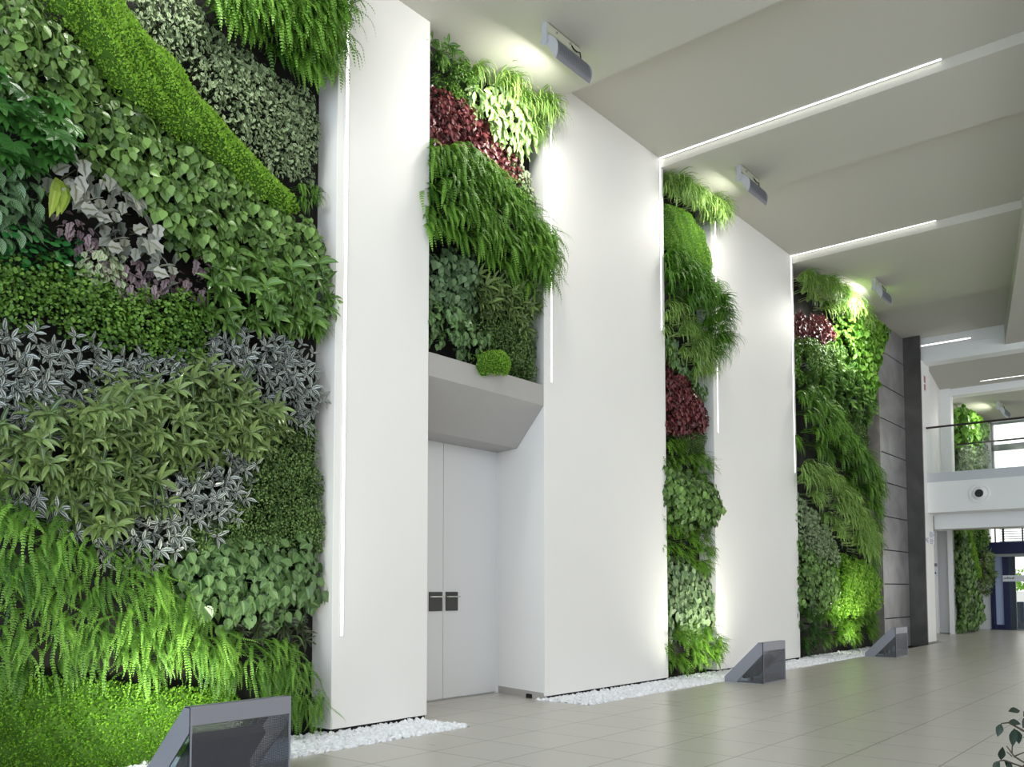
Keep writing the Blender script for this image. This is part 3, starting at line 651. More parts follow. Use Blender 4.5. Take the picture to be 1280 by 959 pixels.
def sp_fernfine(b, rr):
    root(b, rr)
    for _ in range(34):
        d = Vector((rr.gauss(0, .7), -1, rr.uniform(-.5, .9)))
        frond(b, rr, (rr.uniform(-.08, .08), -.01, rr.uniform(-.08, .08)), d, rr.uniform(.14, .26), .022, rr.uniform(.8, 1.8), 9, min(1, max(0, rr.gauss(.5, .25))), .06)
def sp_grass(b, rr):
    root(b, rr)
    for _ in range(48):
        d = Vector((rr.gauss(0, .45), -1, rr.uniform(.0, 1.5)))
        leaf(b, (rr.uniform(-.05, .05), -.01, rr.uniform(-.05, .05)), d, Vector((0, 0, 1)), rr.uniform(.32, .62), .022, 'blade', rr.uniform(2.0, 3.1), min(1, max(0, rr.gauss(.5, .25))), .25)
SPECIES = {  # builder, material, default spacing, variants
    'ivy': (sp_ivy, 'ivy', .145, 4), 'ivyb': (sp_ivyb, 'ivyb', .18, 3), 'pale': (sp_pale, 'pale', .14, 3), 'clover': (sp_clover, 'clover', .14, 3), 'box': (sp_box, 'box', .125, 3),
    'philo': (sp_philo, 'philo', .15, 4), 'palemint': (sp_palemint, 'palemint', .13, 2), 'penny': (sp_penny, 'penny', .14, 2), 'whiteleaf': (sp_whiteleaf, 'whiteleaf', .15, 3),
    'redleaf': (sp_redleaf, 'redleaf', .14, 3), 'calathea': (sp_calathea, 'calathea', .15, 3), 'begonia': (sp_begonia, 'begonia', .15, 4), 'begoniap': (sp_begoniap, 'begoniap', .14, 2),
    'spear': (sp_spear, 'spear', .16, 3), 'lance': (sp_lance, 'lance', .155, 4), 'darkrosette': (sp_darkrosette, 'darkrosette', .15, 2), 'zebra': (sp_zebra, 'zebra', .14, 4),
    'fatsia': (sp_fatsia, 'fatsia', .19, 3), 'hanging': (sp_hanging, 'hanging', .3, 1), 'fern': (sp_fern, 'fern', .18, 4), 'hfern': (sp_hfern, 'fern', .15, 5), 'fernfine': (sp_fernfine, 'fernfine', .17, 3),
    'grass': (sp_grass, 'grass', .17, 4), 'hosta': (sp_hosta, 'hosta', .2, 3),
}
PROTO = {}
def protos(sp, mkey, name):
    k = (sp, mkey)
    if k not in PROTO:
        fn, _, _, nv = SPECIES[sp]; PROTO[k] = []
        for i in range(nv):
            b = MB(); fn(b, random.Random(sum(map(ord, sp)) * 31 + i)); me = b.mesh(name, LM[mkey]); PROTO[k].append(me); TOP[me.name] = max(v[2] for v in b.v)
    return PROTO[k]
def inside(p, poly):
    c = False; n = len(poly)
    for i in range(n):
        (x1, y1), (x2, y2) = poly[i], poly[i - 1]
        if (y1 > p[1]) != (y2 > p[1]) and p[0] < (x2 - x1) * (p[1] - y1) / (y2 - y1) + x1: c = not c
    return c
def edge_dist(p, poly):
    best = 9
    for i in range(len(poly)):
        a, c = Vector(poly[i]), Vector(poly[i - 1]); q = Vector(p); ab = c - a
        t = max(0, min(1, (q - a).dot(ab) / max(1e-9, ab.length_squared))); best = min(best, (a + ab * t - q).length)
    return best
def sample(poly, s, rr):
    xs = [p[0] for p in poly]; zs = [p[1] for p in poly]; pts = []
    n = int((max(xs) - min(xs)) * (max(zs) - min(zs)) / (s * s) * 14) + 30
    cell = {}
    for _ in range(n):
        p = (rr.uniform(min(xs), max(xs)), rr.uniform(min(zs), max(zs)))
        if not inside(p, poly): continue
        c = (int(p[0] / s), int(p[1] / s))
        if any((p[0] - q[0]) ** 2 + (p[1] - q[1]) ** 2 < (s * .9) ** 2 for i in (-1, 0, 1) for j in (-1, 0, 1) for q in cell.get((c[0] + i, c[1] + j), ())): continue
        cell.setdefault(c, []).append(p); pts.append(p)
    return pts
BASE_Y = {1: 6.50, 2: 6.50, 3: 6.50, 4: 6.50, 5: 6.55}
CEIL = {1: 7.3, 2: 7.22, 3: 7.46, 4: 7.45, 5: 6.78}
TOP = {}
LIMIT = {1: (None, 5.09), 2: (6.40, 8.24), 3: (11.24, 12.68), 4: (16.13, 21.05), 5: (28.34, 31.5)}
def carpet(name, mats, poly, by, T, lf, n, rr, ball=False):
    """a mat of tiny sprigs on a softly domed base"""
    b = MB(); xs = [p[0] for p in poly]; zs = [p[1] for p in poly]
    ex = (max(xs) - min(xs)); ez = (max(zs) - min(zs)); g = max(.025, min(ex, ez) / 26)
    nx, nz = int(ex / g) + 2, int(ez / g) + 2; idx = {}
    ph = [rr.uniform(0, 6) for _ in range(4)]
    cx, cz = sum(xs) / len(xs), sum(zs) / len(zs)
    def depth(x, z):
        e = edge_dist((x, z), poly)
        if ball:
            q = min(1, math.hypot((x - cx) / (ex * .55), (z - cz) / (ez * .55))); return .06 + T * 1.6 * math.sqrt(max(0, 1 - q * q))
        return (.02 + T * min(1, e / .16) ** .5) + .018 * math.sin(x * 13 + ph[0]) * math.cos(z * 11 + ph[1]) + .012 * math.sin(x * 29 + z * 23 + ph[2])
    V = []; F = []
    for i in range(nx):
        for j in range(nz):
            x, z = min(xs) + i * g, min(zs) + j * g
            if inside((x, z), poly): idx[i, j] = len(V); V.append((x, by - depth(x, z) + .012, z))
    for (i, j) in list(idx):
        q = [(i, j), (i + 1, j), (i + 1, j + 1), (i, j + 1)]
        if all(k in idx for k in q): F.append(tuple(idx[k] for k in q))
    b.add(V, F, None, .4, 1)
    # side skirt so the cushion meets the felt
    c = 0
    while c < n:
        x, z = rr.uniform(min(xs), max(xs)), rr.uniform(min(zs), max(zs))
        if not inside((x, z), poly): continue
        c += 1; dp = depth(x, z) * (1 if rr.random() < .8 else rr.uniform(.3, 1)); e = .03
        gx = (depth(x + e, z) - depth(x - e, z)) / (2 * e); gz = (depth(x, z + e) - depth(x, z - e)) / (2 * e)
        nr = Vector((-gx, -1, -gz)).normalized(); d = (nr * .8 + Vector((0, 0, .25)) + rv(rr, .45)).normalized(); s = lf * rr.uniform(.6, 1.3)
        sd = d.cross(Vector((rr.gauss(0, 1), rr.gauss(0, 1), rr.gauss(0, 1)))).normalized() * s * .32; p = Vector((x, by - dp, z))
        b.add([p, p + d * s * .5 - sd, p + d * s, p + d * s * .5 + sd], [(0, 1, 2, 3)], [(0, 0), (-1, .5), (0, 1), (1, .5)], min(1, max(0, rr.gauss(.5, .28))))
    return b.build(name, mats)
PATCHES = [
 (1,'ivy','heart_leaf_ivy','ivy plant','mid green small leaved climber in the wide band under the moss stripe, left green wall',{'T':0.1},[(2.14,5.21),(2.46,5.38),(2.74,5.26),(3.04,5.01),(3.32,4.95),(3.59,4.82),(3.87,4.85),(4.33,4.68),(4.66,4.6),(4.92,4.63),(5.06,4.49),(5.11,4.21),(4.11,4.05),(3.89,3.93),(3.74,4.08),(3.48,4.08),(3.35,4.3),(3.08,4.42),(2.96,4.52),(2.84,4.7),(2.67,4.8),(2.46,4.65),(2.15,4.73)]),
 (1,'moss','moss_carpet','moss','bright green moss stripe running diagonally down the left green wall',{'T':0.16,'leaf':0.026,'n':9000},[(2.38,5.51),(3.04,5.88),(3.27,5.64),(3.54,5.56),(3.82,5.32),(4.09,5.14),(4.45,4.95),(4.74,4.83),(4.8,4.69),(4.58,4.57),(4.33,4.64),(3.87,4.83),(3.62,4.87),(3.32,4.96),(3.07,5.03),(2.79,5.31)]),
 (1,'pale','variegated_creeper','creeper','pale grey green small leaved creeper above the moss stripe, left green wall',{'T':0.06},[(3.15,5.88),(3.7,6.18),(3.85,5.92),(4.07,5.86),(4.31,5.83),(4.66,5.82),(4.95,5.8),(4.93,5.16),(4.78,5.03),(4.49,5.06),(4.08,5.24),(3.84,5.41),(3.55,5.62),(3.27,5.7)]),
 (1,'fern','sword_fern','fern','bright sword fern hanging over the white panel at the top of the left green wall',{'T':0.22,'spx':0.14},[(3.69,6.37),(5.31,7.3),(5.27,6.68),(5.2,6.34),(4.9,6.04),(4.64,6.09),(4.3,6.11),(4.07,6.13),(3.78,6.12)]),
 (1,'fern','sword_fern','fern','small light fern tucked under the moss stripe tip at the white panel edge',{'T':0.06,'s':0.45,'spx':0.12},[(4.72,4.93),(5.01,5.03),(5.01,4.85),(4.79,4.73)]),
 (1,'fatsia','fatsia_plant','shrub','dark glossy plant with hand shaped leaves near the upper left edge',{'T':0.12},[(2.18,4.68),(2.56,4.75),(2.77,4.67),(2.79,4.51),(2.71,4.37),(2.46,4.36),(2.19,4.33)]),
 (1,'calathea','calathea_plant','houseplant','dark plant with grey veined oval leaves at the left edge below the hand shaped leaves',{'T':0.08},[(2.17,4.21),(2.52,4.29),(2.55,3.99),(2.51,3.78),(2.19,3.65)]),
 (1,'begonia','silver_begonia','begonia','silvery white begonia with pointed lobed leaves in the dark hollow, left green wall',{'T':0.07,'spx':0.17},[(2.71,4.31),(2.82,4.41),(3.02,4.34),(3.3,4.18),(3.48,4.0),(3.58,3.81),(3.38,3.69),(3.16,3.9),(3.03,3.92),(2.86,4.04),(2.74,4.12)]),
 (1,'begoniap','purple_begonia','begonia','dusky purple begonia with small leaves hanging below the silvery white begonia',{'T':0.03},[(2.75,3.94),(2.97,3.9),(3.16,3.72),(3.51,3.76),(3.89,3.93),(4.0,3.83),(3.86,3.71),(3.42,3.57),(3.16,3.58),(2.92,3.8)]),
 (1,'hanging','aspidistra_plant','houseplant','single yellow green plant with drooping long leaves beside the silvery white begonia',{'T':0.16,'one':1},[(2.66,4.22),(2.69,4.23),(2.69,4.18),(2.66,4.17)]),
 (1,'penny','pennywort_plant','pennywort','dark green plant with round coin leaves near the left edge above the clover band',{'T':0.05},[(2.33,3.74),(2.58,3.83),(2.83,3.8),(2.84,3.65),(2.59,3.53),(2.36,3.51)]),
 (1,'palemint','silver_nettle','nettle','pale mint leaved plant directly below the silvery white begonia',{'T':0.07},[(2.91,3.72),(3.1,3.81),(3.19,3.73),(3.1,3.57),(2.94,3.56)]),
 (1,'clover','clover_plant','clover','fresh green clover leaved creeper in the band above the striped purple plants',{'T':0.07},[(2.19,3.46),(2.81,3.59),(3.1,3.53),(3.61,3.61),(3.91,3.6),(3.97,3.29),(3.83,3.1),(3.49,3.12),(3.11,3.13),(2.82,3.18),(2.4,3.11),(2.2,3.12)]),
 (1,'spear','spear_leaf_plant','houseplant','glossy spear leaved plant at the right edge above the striped purple plants',{'T':0.1},[(3.89,3.93),(4.11,4.07),(5.07,4.27),(5.11,4.13),(5.05,3.74),(4.68,3.6),(4.39,3.5),(4.08,3.48),(3.91,3.67)]),
 (1,'fern','sword_fern','fern','short fern drooping by the white panel below the spear leaved plants',{'T':0.1,'s':0.55,'spx':0.13},[(4.8,3.79),(5.07,3.93),(5.07,3.71),(4.89,3.62)]),
 (1,'zebra','striped_wandering_plant','wandering plant','silver striped dark plant in the upper striped band, left green wall',{'T':0.08},[(2.2,3.07),(2.61,3.08),(2.83,3.07),(3.56,3.07),(3.9,3.22),(4.01,3.42),(4.85,3.47),(4.96,3.21),(4.91,2.84),(4.69,2.74),(4.44,2.98),(3.84,2.95),(3.37,2.76),(3.01,2.61),(2.63,2.36),(2.23,2.3)]),
 (1,'lance','oleander_leaf_plant','shrub','olive green plant with whorls of narrow leaves filling the middle of the left green wall',{'T':0.14},[(2.57,2.53),(3.01,2.66),(3.43,2.85),(3.83,3.05),(4.28,3.0),(4.62,2.8),(4.53,2.56),(4.22,2.4),(3.92,2.3),(3.48,2.13),(3.39,1.88),(2.92,1.78),(2.74,2.0),(2.43,2.14),(2.35,2.3)]),
 (1,'zebra','striped_wandering_plant','wandering plant','silver striped plant in the lower striped band beneath the narrow leaved whorls',{'T':0.1},[(3.45,2.14),(3.92,2.3),(4.33,2.56),(4.31,2.35),(4.15,2.0),(3.93,1.82),(3.59,1.62),(3.25,1.52),(3.06,1.72),(3.39,1.87)]),
 (1,'zebra','striped_wandering_plant','wandering plant','shaded striped plant at the left edge just above the long hanging ferns',{'T':0.03},[(2.23,2.29),(2.35,2.28),(2.43,2.11),(2.72,1.98),(2.86,1.78),(3.03,1.71),(2.64,1.83),(2.24,2.01)]),
 (1,'box','tiny_leaf_shrub','shrub','dense tiny leaved dark shrub at the right edge of the left green wall',{'T':0.08},[(4.33,2.48),(4.53,2.56),(5.0,2.78),(5.06,1.72),(4.71,1.66),(4.23,1.61),(3.8,1.61),(3.62,1.73),(3.93,1.82),(4.18,2.04)]),
 (1,'philo','heart_leaf_philodendron','philodendron','dull green philodendron with broad heart leaves above the bright ferns, left green wall',{'T':0.1},[(3.65,1.52),(3.94,1.59),(4.97,1.69),(5.04,1.31),(4.93,1.14),(4.44,1.05),(4.09,1.09),(3.81,1.19),(3.65,1.31)]),
 (1,'darkrosette','bromeliad_plant','bromeliad','dark narrow leaved plant in the hollow below the broad heart leaves',{'T':0.02},[(4.13,1.05),(4.93,1.1),(5.0,0.85),(4.4,0.91)]),
 (1,'fern','hanging_fern','fern','long hanging fern in the big cascade at the foot of the left green wall',{'T':0.2,'spx':0.155,'s':1.0},[(2.19,2.09),(2.62,1.84),(3.09,1.63),(3.5,1.52),(3.7,1.25),(4.06,1.02),(4.17,0.89),(4.17,0.75),(3.17,0.79),(2.23,0.85)]),
 (1,'fern','hanging_fern','fern','fern drooping over the white gravel beside the nearest floor uplight',{'T':0.22,'spx':0.15,'s':0.95},[(4.17,0.96),(4.56,0.87),(4.85,0.76),(5.03,0.5),(5.08,0.29),(4.82,0.24),(4.41,0.48),(4.17,0.7)]),
 (1,'ground','ground_creeper','ground cover','bright lime green tiny leaved carpet at the foot of the left green wall',{'T':0.16,'leaf':0.022,'n':15000},[(2.23,0.75),(3.06,0.66),(3.49,0.56),(4.18,0.5),(4.41,0.22),(4.19,-0.13),(3.77,-0.38),(2.25,-0.09)]),
 (2,'spear','spear_leaf_plant','houseplant','small green leaved plant in the very top corner above the door bay',{'T':0.12,'s':0.8},[(6.37,7.07),(6.71,7.24),(6.77,7.09),(6.4,6.89)]),
 (2,'clover','clover_plant','clover','light green fluffy plant near the ceiling above the door bay',{'T':0.16,'s':0.8},[(6.53,6.96),(6.96,7.16),(7.16,6.98),(7.1,6.77),(6.77,6.7),(6.58,6.77)]),
 (2,'grass','spider_grass','grass plant','long bladed grass arching over the white panel beside the ceiling floodlight nearest the camera',{'T':0.2,'s':0.8,'spx':0.17},[(7.16,7.17),(7.65,7.27),(8.43,7.54),(8.51,7.28),(8.42,6.89),(8.14,6.72),(7.95,7.13),(7.44,7.09)]),
 (2,'whiteleaf','white_leaf_caladium','caladium','plant with almost white drooping leaves under the long bladed grass',{'T':0.15},[(7.1,6.77),(7.65,7.11),(8.07,7.11),(8.14,6.67),(7.87,6.42),(7.54,6.43),(7.2,6.62)]),
 (2,'redleaf','burgundy_coleus','coleus','burgundy leaved plant in the red diagonal stripe above the door bay',{'T':0.08},[(6.37,6.56),(6.65,6.62),(7.1,6.64),(7.65,6.38),(8.07,6.18),(8.13,6.01),(7.8,5.93),(7.1,5.95),(6.37,5.98)]),
 (2,'palemint','silver_nettle','nettle','pale leaved plant at the lower end of the red diagonal stripe above the door bay',{'T':0.1},[(7.8,6.25),(8.07,6.32),(8.2,6.05),(8.07,5.91),(7.87,6.02)]),
 (2,'fern','sword_fern','fern','deep green sword fern in the drooping diagonal mass above the door bay',{'T':0.24,'spx':0.16,'s':0.95},[(6.33,5.91),(6.97,6.14),(7.26,6.01),(7.87,5.89),(8.42,5.63),(8.61,5.14),(7.95,4.89),(7.44,4.95),(6.78,5.02),(6.36,5.02)]),
 (2,'ivy','heart_leaf_ivy','ivy plant','grey green leafy climber below the drooping ferns above the door bay',{'T':0.08,'tint':1},[(6.37,4.75),(7.1,4.96),(7.26,4.72),(7.1,4.37),(6.72,4.31),(6.37,4.29)]),
 (2,'lance','oleander_leaf_plant','shrub','shaded narrow leaved plant under the drooping ferns right side, above the door bay',{'T':0.05},[(7.17,4.7),(7.65,4.83),(8.25,4.85),(8.22,4.4),(7.65,4.37),(7.24,4.4)]),
 (2,'philo','heart_leaf_philodendron','philodendron','fresh green leafy plant spilling over the left corner of the grey trough',{'T':0.2,'s':0.75},[(6.34,4.18),(6.72,4.31),(7.1,4.25),(7.37,4.07),(7.1,3.88),(6.6,3.9),(6.36,3.91)]),
 (2,'mossball','moss_ball','moss','round bright green mossy cushion hanging over the rim of the grey trough',{'T':0.2,'leaf':0.02,'n':2200},[(7.08,3.87),(7.55,3.97),(7.55,3.7),(7.08,3.61)]),
 (2,'box','tiny_leaf_shrub','shrub','small leaved dark shrub standing in the right end of the grey trough',{'T':0.1,'s':1.1},[(7.24,4.27),(7.65,4.37),(8.19,4.38),(8.19,3.82),(7.65,3.79),(7.4,3.94)]),
 (3,'grass','spider_grass','grass plant','light spider grass at the top of the narrow green wall behind the middle uplight',{'T':0.24,'s':0.85,'spx':0.18},[(11.3,7.57),(12.15,7.74),(12.97,7.75),(13.1,7.39),(12.75,7.08),(12.09,7.24),(11.29,7.18)]),
 (3,'moss','moss_carpet','moss','bright green moss cushion under the spider grass, narrow green wall',{'T':0.2,'leaf':0.02,'n':7000},[(11.26,7.02),(11.93,7.15),(12.45,6.98),(12.79,6.5),(12.73,6.2),(11.91,6.25),(11.23,6.29)]),
 (3,'redleaf','burgundy_coleus','coleus','tiny red leaved plant at the right edge beside the moss cushion, narrow green wall',{'T':0.08,'s':0.7},[(12.5,6.8),(12.75,6.88),(12.74,6.64),(12.55,6.61)]),
 (3,'grass','ribbon_grass','grass plant','dark ribbon grass in the middle of the narrow green wall below the moss cushion',{'T':0.28,'s':0.85,'spx':0.2,'tint':1},[(11.18,6.25),(11.91,6.22),(12.78,6.13),(13.14,5.74),(13.11,5.01),(12.47,4.88),(11.88,5.37),(11.26,5.68)]),
 (3,'grass','spider_grass','grass plant','pale striped spider grass above the burgundy plants, narrow green wall',{'T':0.22,'s':0.75,'spx':0.2},[(11.26,5.56),(11.88,5.37),(12.47,5.01),(12.68,4.67),(12.07,4.55),(11.45,4.79),(11.24,4.98)]),
 (3,'philo','heart_leaf_philodendron','philodendron','pale oval leaved plant just above the burgundy plants, narrow green wall',{'T':0.16,'s':0.9},[(11.29,4.94),(11.7,4.94),(11.87,4.61),(12.19,4.45),(12.67,4.38),(12.45,4.24),(11.86,4.41),(11.28,4.66)]),
 (3,'redleaf','burgundy_coleus','coleus','burgundy leaved plant in the middle of the narrow green wall',{'T':0.14},[(11.24,4.61),(11.81,4.53),(12.32,4.22),(12.66,3.9),(12.3,3.72),(11.22,3.63)]),
 (3,'box','tiny_leaf_shrub','shrub','dark small leaved shrub right below the burgundy plants, narrow green wall',{'T':0.05},[(11.55,3.64),(12.63,3.79),(12.56,3.43),(11.79,3.46)]),
 (3,'fernfine','maidenhair_fern','fern','fine bright maidenhair fern below the burgundy plants, narrow green wall',{'T':0.18,'spx':0.2},[(11.21,3.51),(11.79,3.46),(12.64,3.36),(12.66,3.04),(11.83,3.05),(11.2,3.1)]),
 (3,'ivy','heart_leaf_ivy','ivy plant','mid green leafy climber below the maidenhair fern, narrow green wall',{'T':0.22,'s':1.1},[(11.16,3.08),(11.83,3.03),(12.76,2.87),(12.92,2.46),(12.53,2.23),(11.63,2.26),(11.19,2.41)]),
 (3,'fernfine','maidenhair_fern','fern','yellow green fern band above the grey leaved climber, narrow green wall',{'T':0.18,'spx':0.2},[(11.21,2.35),(11.76,2.23),(12.61,2.15),(12.67,1.7),(12.24,1.56),(11.5,1.84),(11.2,1.95)]),
 (3,'philo','heart_leaf_philodendron','philodendron','grey green heart leaved climber in the lower part of the narrow green wall',{'T':0.14,'tint':1},[(11.22,1.72),(11.74,1.73),(12.56,1.48),(12.64,0.7),(12.22,0.6),(11.36,0.69),(11.2,0.92)]),
 (3,'fernfine','maidenhair_fern','fern','feathery fern at the foot of the narrow green wall above the white gravel',{'T':0.26,'spx':0.2,'s':1.1},[(11.22,0.75),(12.22,0.78),(12.75,0.64),(12.88,0.32),(12.6,0.15),(11.28,0.21)]),
 (4,'grass','spider_grass','grass plant','light green grass at the top of the green wall beside the dark stone cladding',{'T':0.35,'s':1.0,'spx':0.24},[(16.26,7.43),(18.31,7.76),(19.81,7.72),(20.07,7.54),(18.5,7.09),(16.93,7.02),(16.24,7.03)]),
 (4,'redleaf','burgundy_coleus','coleus','red leaved plant under the top grass, green wall beside the dark stone cladding',{'T':0.15,'s':1.1},[(16.21,6.48),(18.02,6.84),(18.33,6.57),(17.53,6.23),(16.19,6.12)]),
 (4,'ivyb','broad_leaf_climber','climber','bright large leaved climber at the top right, green wall beside the dark stone',{'T':0.3,'spx':0.2},[(18.62,7.36),(20.09,7.79),(21.22,7.6),(21.3,7.14),(20.52,6.14),(20.19,5.35),(19.0,5.68),(18.37,6.5)]),
 (4,'clover','clover_plant','clover','light green fluffy plant under the red leaves beside the dark stone cladding',{'T':0.3,'s':1.3,'spx':0.19},[(16.19,6.01),(17.53,6.15),(18.37,6.41),(18.43,5.92),(17.49,5.49),(16.15,5.32)]),
 (4,'spear','hosta_plant','hosta','hosta with pale striped leaves above the dark green ferns beside the dark stone',{'T':0.25,'s':1.1,'spx':0.22},[(16.85,5.61),(18.44,6.0),(20.48,5.58),(20.16,4.99),(19.11,5.01),(17.93,5.32),(16.84,5.32)]),
 (4,'fern','sword_fern','fern','dark green fern in the upper middle of the green wall beside the dark stone',{'T':0.3,'spx':0.26,'s':1.1},[(16.14,5.19),(17.13,5.21),(18.83,4.62),(20.47,3.94),(20.52,3.04),(19.51,3.32),(18.3,3.88),(16.98,4.13),(16.09,4.17)]),
 (4,'box','tiny_leaf_shrub','shrub','dark small leaved shrub right of the hostas beside the dark stone cladding',{'T':0.15,'s':1.5,'spx':0.22},[(17.7,5.28),(18.86,5.05),(20.32,4.92),(20.36,3.93),(19.08,4.57)]),
 (4,'grass','spider_grass','grass plant','pale spider grass in the long diagonal sweep, green wall beside the dark stone',{'T':0.36,'s':1.0,'spx':0.25},[(16.07,3.64),(17.17,3.63),(18.26,3.22),(19.46,2.71),(20.23,2.13),(19.16,2.01),(17.76,2.53),(16.72,3.09),(16.05,3.34)]),
 (4,'fern','sword_fern','fern','dark fern at the right edge beside the pale diagonal grass and dark stone',{'T':0.22,'spx':0.26,'s':1.0},[(19.27,3.64),(20.56,3.58),(20.62,2.14),(20.31,1.77),(19.72,2.63)]),
 (4,'pale','variegated_creeper','creeper','grey green small leaved creeper left of the pale diagonal grass',{'T':0.15,'s':1.6,'spx':0.24},[(16.04,3.06),(16.91,2.79),(17.97,2.22),(18.41,1.82),(17.28,1.87),(16.0,2.26)]),
 (4,'ivy','heart_leaf_ivy','ivy plant','mid green round leaved climber below the grey green creeper beside the dark stone',{'T':0.24,'s':1.2,'spx':0.22},[(16.0,2.21),(17.28,1.87),(18.15,1.49),(17.89,0.93),(16.59,0.8),(15.94,1.1)]),
 (4,'clover','lime_creeper','creeper','bright lime green creeper glowing above the far uplight beside the dark stone',{'T':0.26,'s':1.4,'spx':0.2},[(17.93,1.65),(18.9,1.92),(20.42,1.74),(20.47,0.88),(18.58,0.72),(17.44,0.85),(17.91,1.25)]),
 (4,'fernfine','maidenhair_fern','fern','lime green fern at the foot of the green wall behind the far uplight',{'T':0.3,'spx':0.26,'s':1.1},[(17.22,0.86),(18.58,0.67),(20.35,0.85),(20.31,0.27),(18.55,0.21),(17.19,0.27)]),
 (4,'fernfine','maidenhair_fern','fern','shaded dark fern at the bottom left corner of the green wall beside the dark stone',{'T':0.2,'spx':0.25,'s':1.0,'tint':1},[(16.02,1.07),(17.22,0.81),(17.19,0.24),(16.05,0.19)]),
 (5,'ivyb','broad_leaf_climber','climber','bright leafy climber above the balcony handrail on the far green wall',{'T':0.35,'s':1.3,'spx':0.3},[(28.17,6.67),(30.32,6.97),(32.17,6.6),(31.62,5.97),(28.03,5.52)]),
 (5,'pale','variegated_creeper','creeper','pale grey green creeper seen behind the balcony glass on the far green wall',{'T':0.25,'s':2.2,'spx':0.3},[(28.03,5.52),(31.86,6.0),(31.93,4.85),(27.91,4.47)]),
 (5,'ivy','heart_leaf_ivy','ivy plant','dark green leafy climber on the far green wall beside the entrance',{'T':0.25,'s':1.6,'spx':0.28},[(27.77,3.3),(28.93,3.37),(29.42,2.42),(30.11,1.34),(30.89,0.71),(30.59,0.1),(27.4,0.14)]),
 (5,'moss','moss_carpet','moss','light green moss tongue hanging on the far green wall beside the entrance',{'T':0.35,'leaf':0.035,'n':2500},[(28.61,3.16),(29.32,3.27),(29.85,2.56),(30.4,1.96),(30.56,1.51),(29.72,1.58),(28.99,2.29)]),
 (5,'clover','clover_plant','clover','vivid green fluffy plant at the top right of the far green wall under the balcony',{'T':0.3,'s':2.0,'spx':0.26},[(29.75,3.42),(31.39,3.51),(31.38,2.62),(30.26,2.45)]),
 (5,'lance','oleander_leaf_plant','shrub','dark plant leaning out from the far green wall in front of the entrance',{'T':0.3,'s':1.3,'spx':0.26},[(30.47,2.46),(31.71,2.5),(31.78,1.34),(30.63,1.21)]),
]
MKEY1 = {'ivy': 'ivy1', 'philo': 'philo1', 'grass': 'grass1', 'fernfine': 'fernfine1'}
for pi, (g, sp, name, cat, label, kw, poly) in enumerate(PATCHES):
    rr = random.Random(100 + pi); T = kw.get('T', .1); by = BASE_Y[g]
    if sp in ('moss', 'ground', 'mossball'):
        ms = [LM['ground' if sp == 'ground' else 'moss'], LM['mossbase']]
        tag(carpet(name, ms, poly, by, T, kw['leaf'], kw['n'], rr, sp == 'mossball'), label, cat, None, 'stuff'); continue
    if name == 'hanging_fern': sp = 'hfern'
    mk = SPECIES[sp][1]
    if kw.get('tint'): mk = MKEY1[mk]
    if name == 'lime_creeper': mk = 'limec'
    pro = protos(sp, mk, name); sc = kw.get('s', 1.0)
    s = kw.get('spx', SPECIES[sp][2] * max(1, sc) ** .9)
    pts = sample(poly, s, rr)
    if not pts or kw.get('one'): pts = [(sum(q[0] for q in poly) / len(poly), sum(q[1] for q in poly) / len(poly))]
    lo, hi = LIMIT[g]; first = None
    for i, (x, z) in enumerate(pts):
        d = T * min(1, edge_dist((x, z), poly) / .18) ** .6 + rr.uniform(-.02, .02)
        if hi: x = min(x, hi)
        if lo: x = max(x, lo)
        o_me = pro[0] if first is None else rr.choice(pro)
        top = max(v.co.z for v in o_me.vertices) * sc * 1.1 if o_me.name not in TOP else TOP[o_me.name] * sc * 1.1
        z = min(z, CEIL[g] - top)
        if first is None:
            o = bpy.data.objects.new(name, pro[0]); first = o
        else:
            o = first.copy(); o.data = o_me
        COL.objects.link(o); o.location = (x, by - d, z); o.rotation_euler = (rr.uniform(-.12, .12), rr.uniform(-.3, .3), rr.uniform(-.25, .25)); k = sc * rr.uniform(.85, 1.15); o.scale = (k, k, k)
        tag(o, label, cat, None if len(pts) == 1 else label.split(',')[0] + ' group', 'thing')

# ------------------------------------------------------------------ potted plant at the right front
r = empty('potted_ficus', (3.95, .33, 0), label='dark leaved twiggy potted plant at the bottom right corner', cat='potted plant')
b = MB()
for z0, z1, ra, rb in ((0, .36, .13, .17), (.36, .40, .18, .18)):
    n = 24; v = [(ra * math.cos(k * 6.2832 / n), ra * math.sin(k * 6.2832 / n), z0) for k in range(n)] + [(rb * math.cos(k * 6.2832 / n), rb * math.sin(k * 6.2832 / n), z1) for k in range(n)]
    b.add(v, [tuple(range(n))[::-1], tuple(range(n, 2 * n))] + [(k, (k + 1) % n, n + (k + 1) % n, n + k) for k in range(n)])
b.build('pot', M['pot'], r)
tw = MB(); lv = MB(); rr = random.Random(5); O = Vector((3.95, .33, 0))
RT = Vector((.636, -.772, 0))          # direction in which the twigs spread
def tp(a, z, dep=0): return Vector((3.42, .61, 0)) + RT * a + Vector((.77, .635, 0)) * dep + Vector((0, 0, z)) - O
main = [(0, 0, .38), (-.02, .02, .55), (-.10, .06, .68)]
def twig(pts, r0=.005, r1=.002): tw.tube(pts, r0, 6, r1=r1)
stem0 = Vector((0, 0, .36))
twig([stem0, tp(.24, .62), tp(.16, .72), tp(.10, .795), tp(.03, .82), tp(-.02, .848), tp(-.045, .845)], .009, .0018)
twig([tp(.16, .72), tp(.05, .70), tp(-.005, .735), tp(-.012, .745), tp(-.01, .775)], .004, .0018)
twig([tp(-.012, .745), tp(-.03, .77)], .0025, .0015); twig([tp(-.005, .735), tp(.045, .755)], .0025, .0015); twig([tp(-.012, .735), tp(-.03, .75)], .002, .0015)
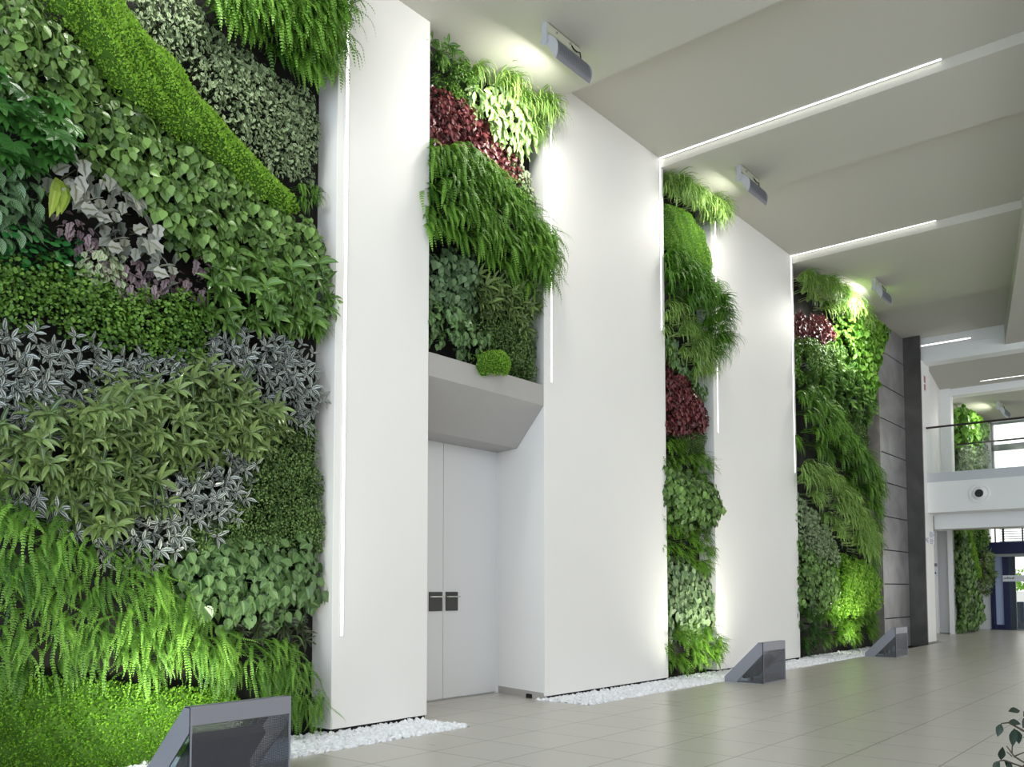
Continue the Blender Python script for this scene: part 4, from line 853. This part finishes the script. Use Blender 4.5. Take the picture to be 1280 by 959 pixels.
twig([stem0, tp(.2, .55), tp(.05, .69), tp(-.04, .722), tp(-.055, .72)], .006, .002)
twig([tp(.10, .795), tp(.06, .87), tp(.03, .885)], .003, .0015); twig([tp(.03, .80), tp(.045, .77)], .002, .0015)
twig([stem0, tp(.34, .7), tp(.30, .95), tp(.26, 1.05)], .008, .002); twig([stem0, tp(.5, .65), tp(.6, .9)], .008, .002)
tw.build('branches', M['bark'], r)
LV = [(-.045, .845, -.5, -.8, .05), (-.02, .852, .9, -.1, .045), (.0, .83, -.2, -1, .065), (.005, .825, .35, -.9, .055), (.04, .82, .9, .15, .06), (.05, .81, 1, -.2, .05), (.03, .868, .6, -.9 + 1.4, .05), (.02, .888, -1, .1, .05),
      (.05, .87, -.6, -.7, .05), (.045, .77, .5, -.8, .05), (.055, .76, .9, -.3, .05), (-.055, .72, -.6, -.6, .045), (-.05, .722, .0, .9, .05), (-.04, .72, .7, -.7, .055), (-.03, .722, .2, -.9, .05), (.02, .70, .9, .2, .05)]
for k in range(40): LV.append((rr.uniform(.12, .6), rr.uniform(.62, 1.0), rr.uniform(-1, 1), rr.uniform(-1, .4), .055))
for a, z, dx, dz, l in LV:
    d = RT * dx + Vector((0, 0, dz)) + Vector((.77, .635, 0)) * rr.uniform(-.3, .3)
    leaf(lv, tp(a, z), d, Vector((-.5, -.4, .5)) + rv(rr, .2), l, l * .5, 'ovate', .3, rr.random())
lv.build('foliage', LM['ficus'], r)

# shrub and pale tree outside the entrance
b = MB(); b.box(40.0, 42.2, -2, 12, -.02, 1.2); tag(b.build('garden_wall', M['pave']), 'low pale wall outside the glass entrance', 'wall', None, 'structure')
r = empty('outdoor_shrub', (41.0, 6.6, 1.2), label='yellow green shrub outside seen through the glass entrance', cat='shrub')
b = MB(); rr = random.Random(9)
for _ in range(1500):
    a = rr.random() * 6.28; q = math.sqrt(rr.random()); h = .9 * (1 - q * q * .7) * rr.random()
    leaf(b, (q * math.cos(a) * .8, q * math.sin(a) * 1.6, .1 + h), rv(rr), rv(rr), .12, .08, 'ovate', .3, rr.random())
b.build('foliage', LM['limec'], r); b = MB(); b.tube([(0, 0, 0), (0, 0, .5)], .04, 8); b.build('stem', M['bark'], r)
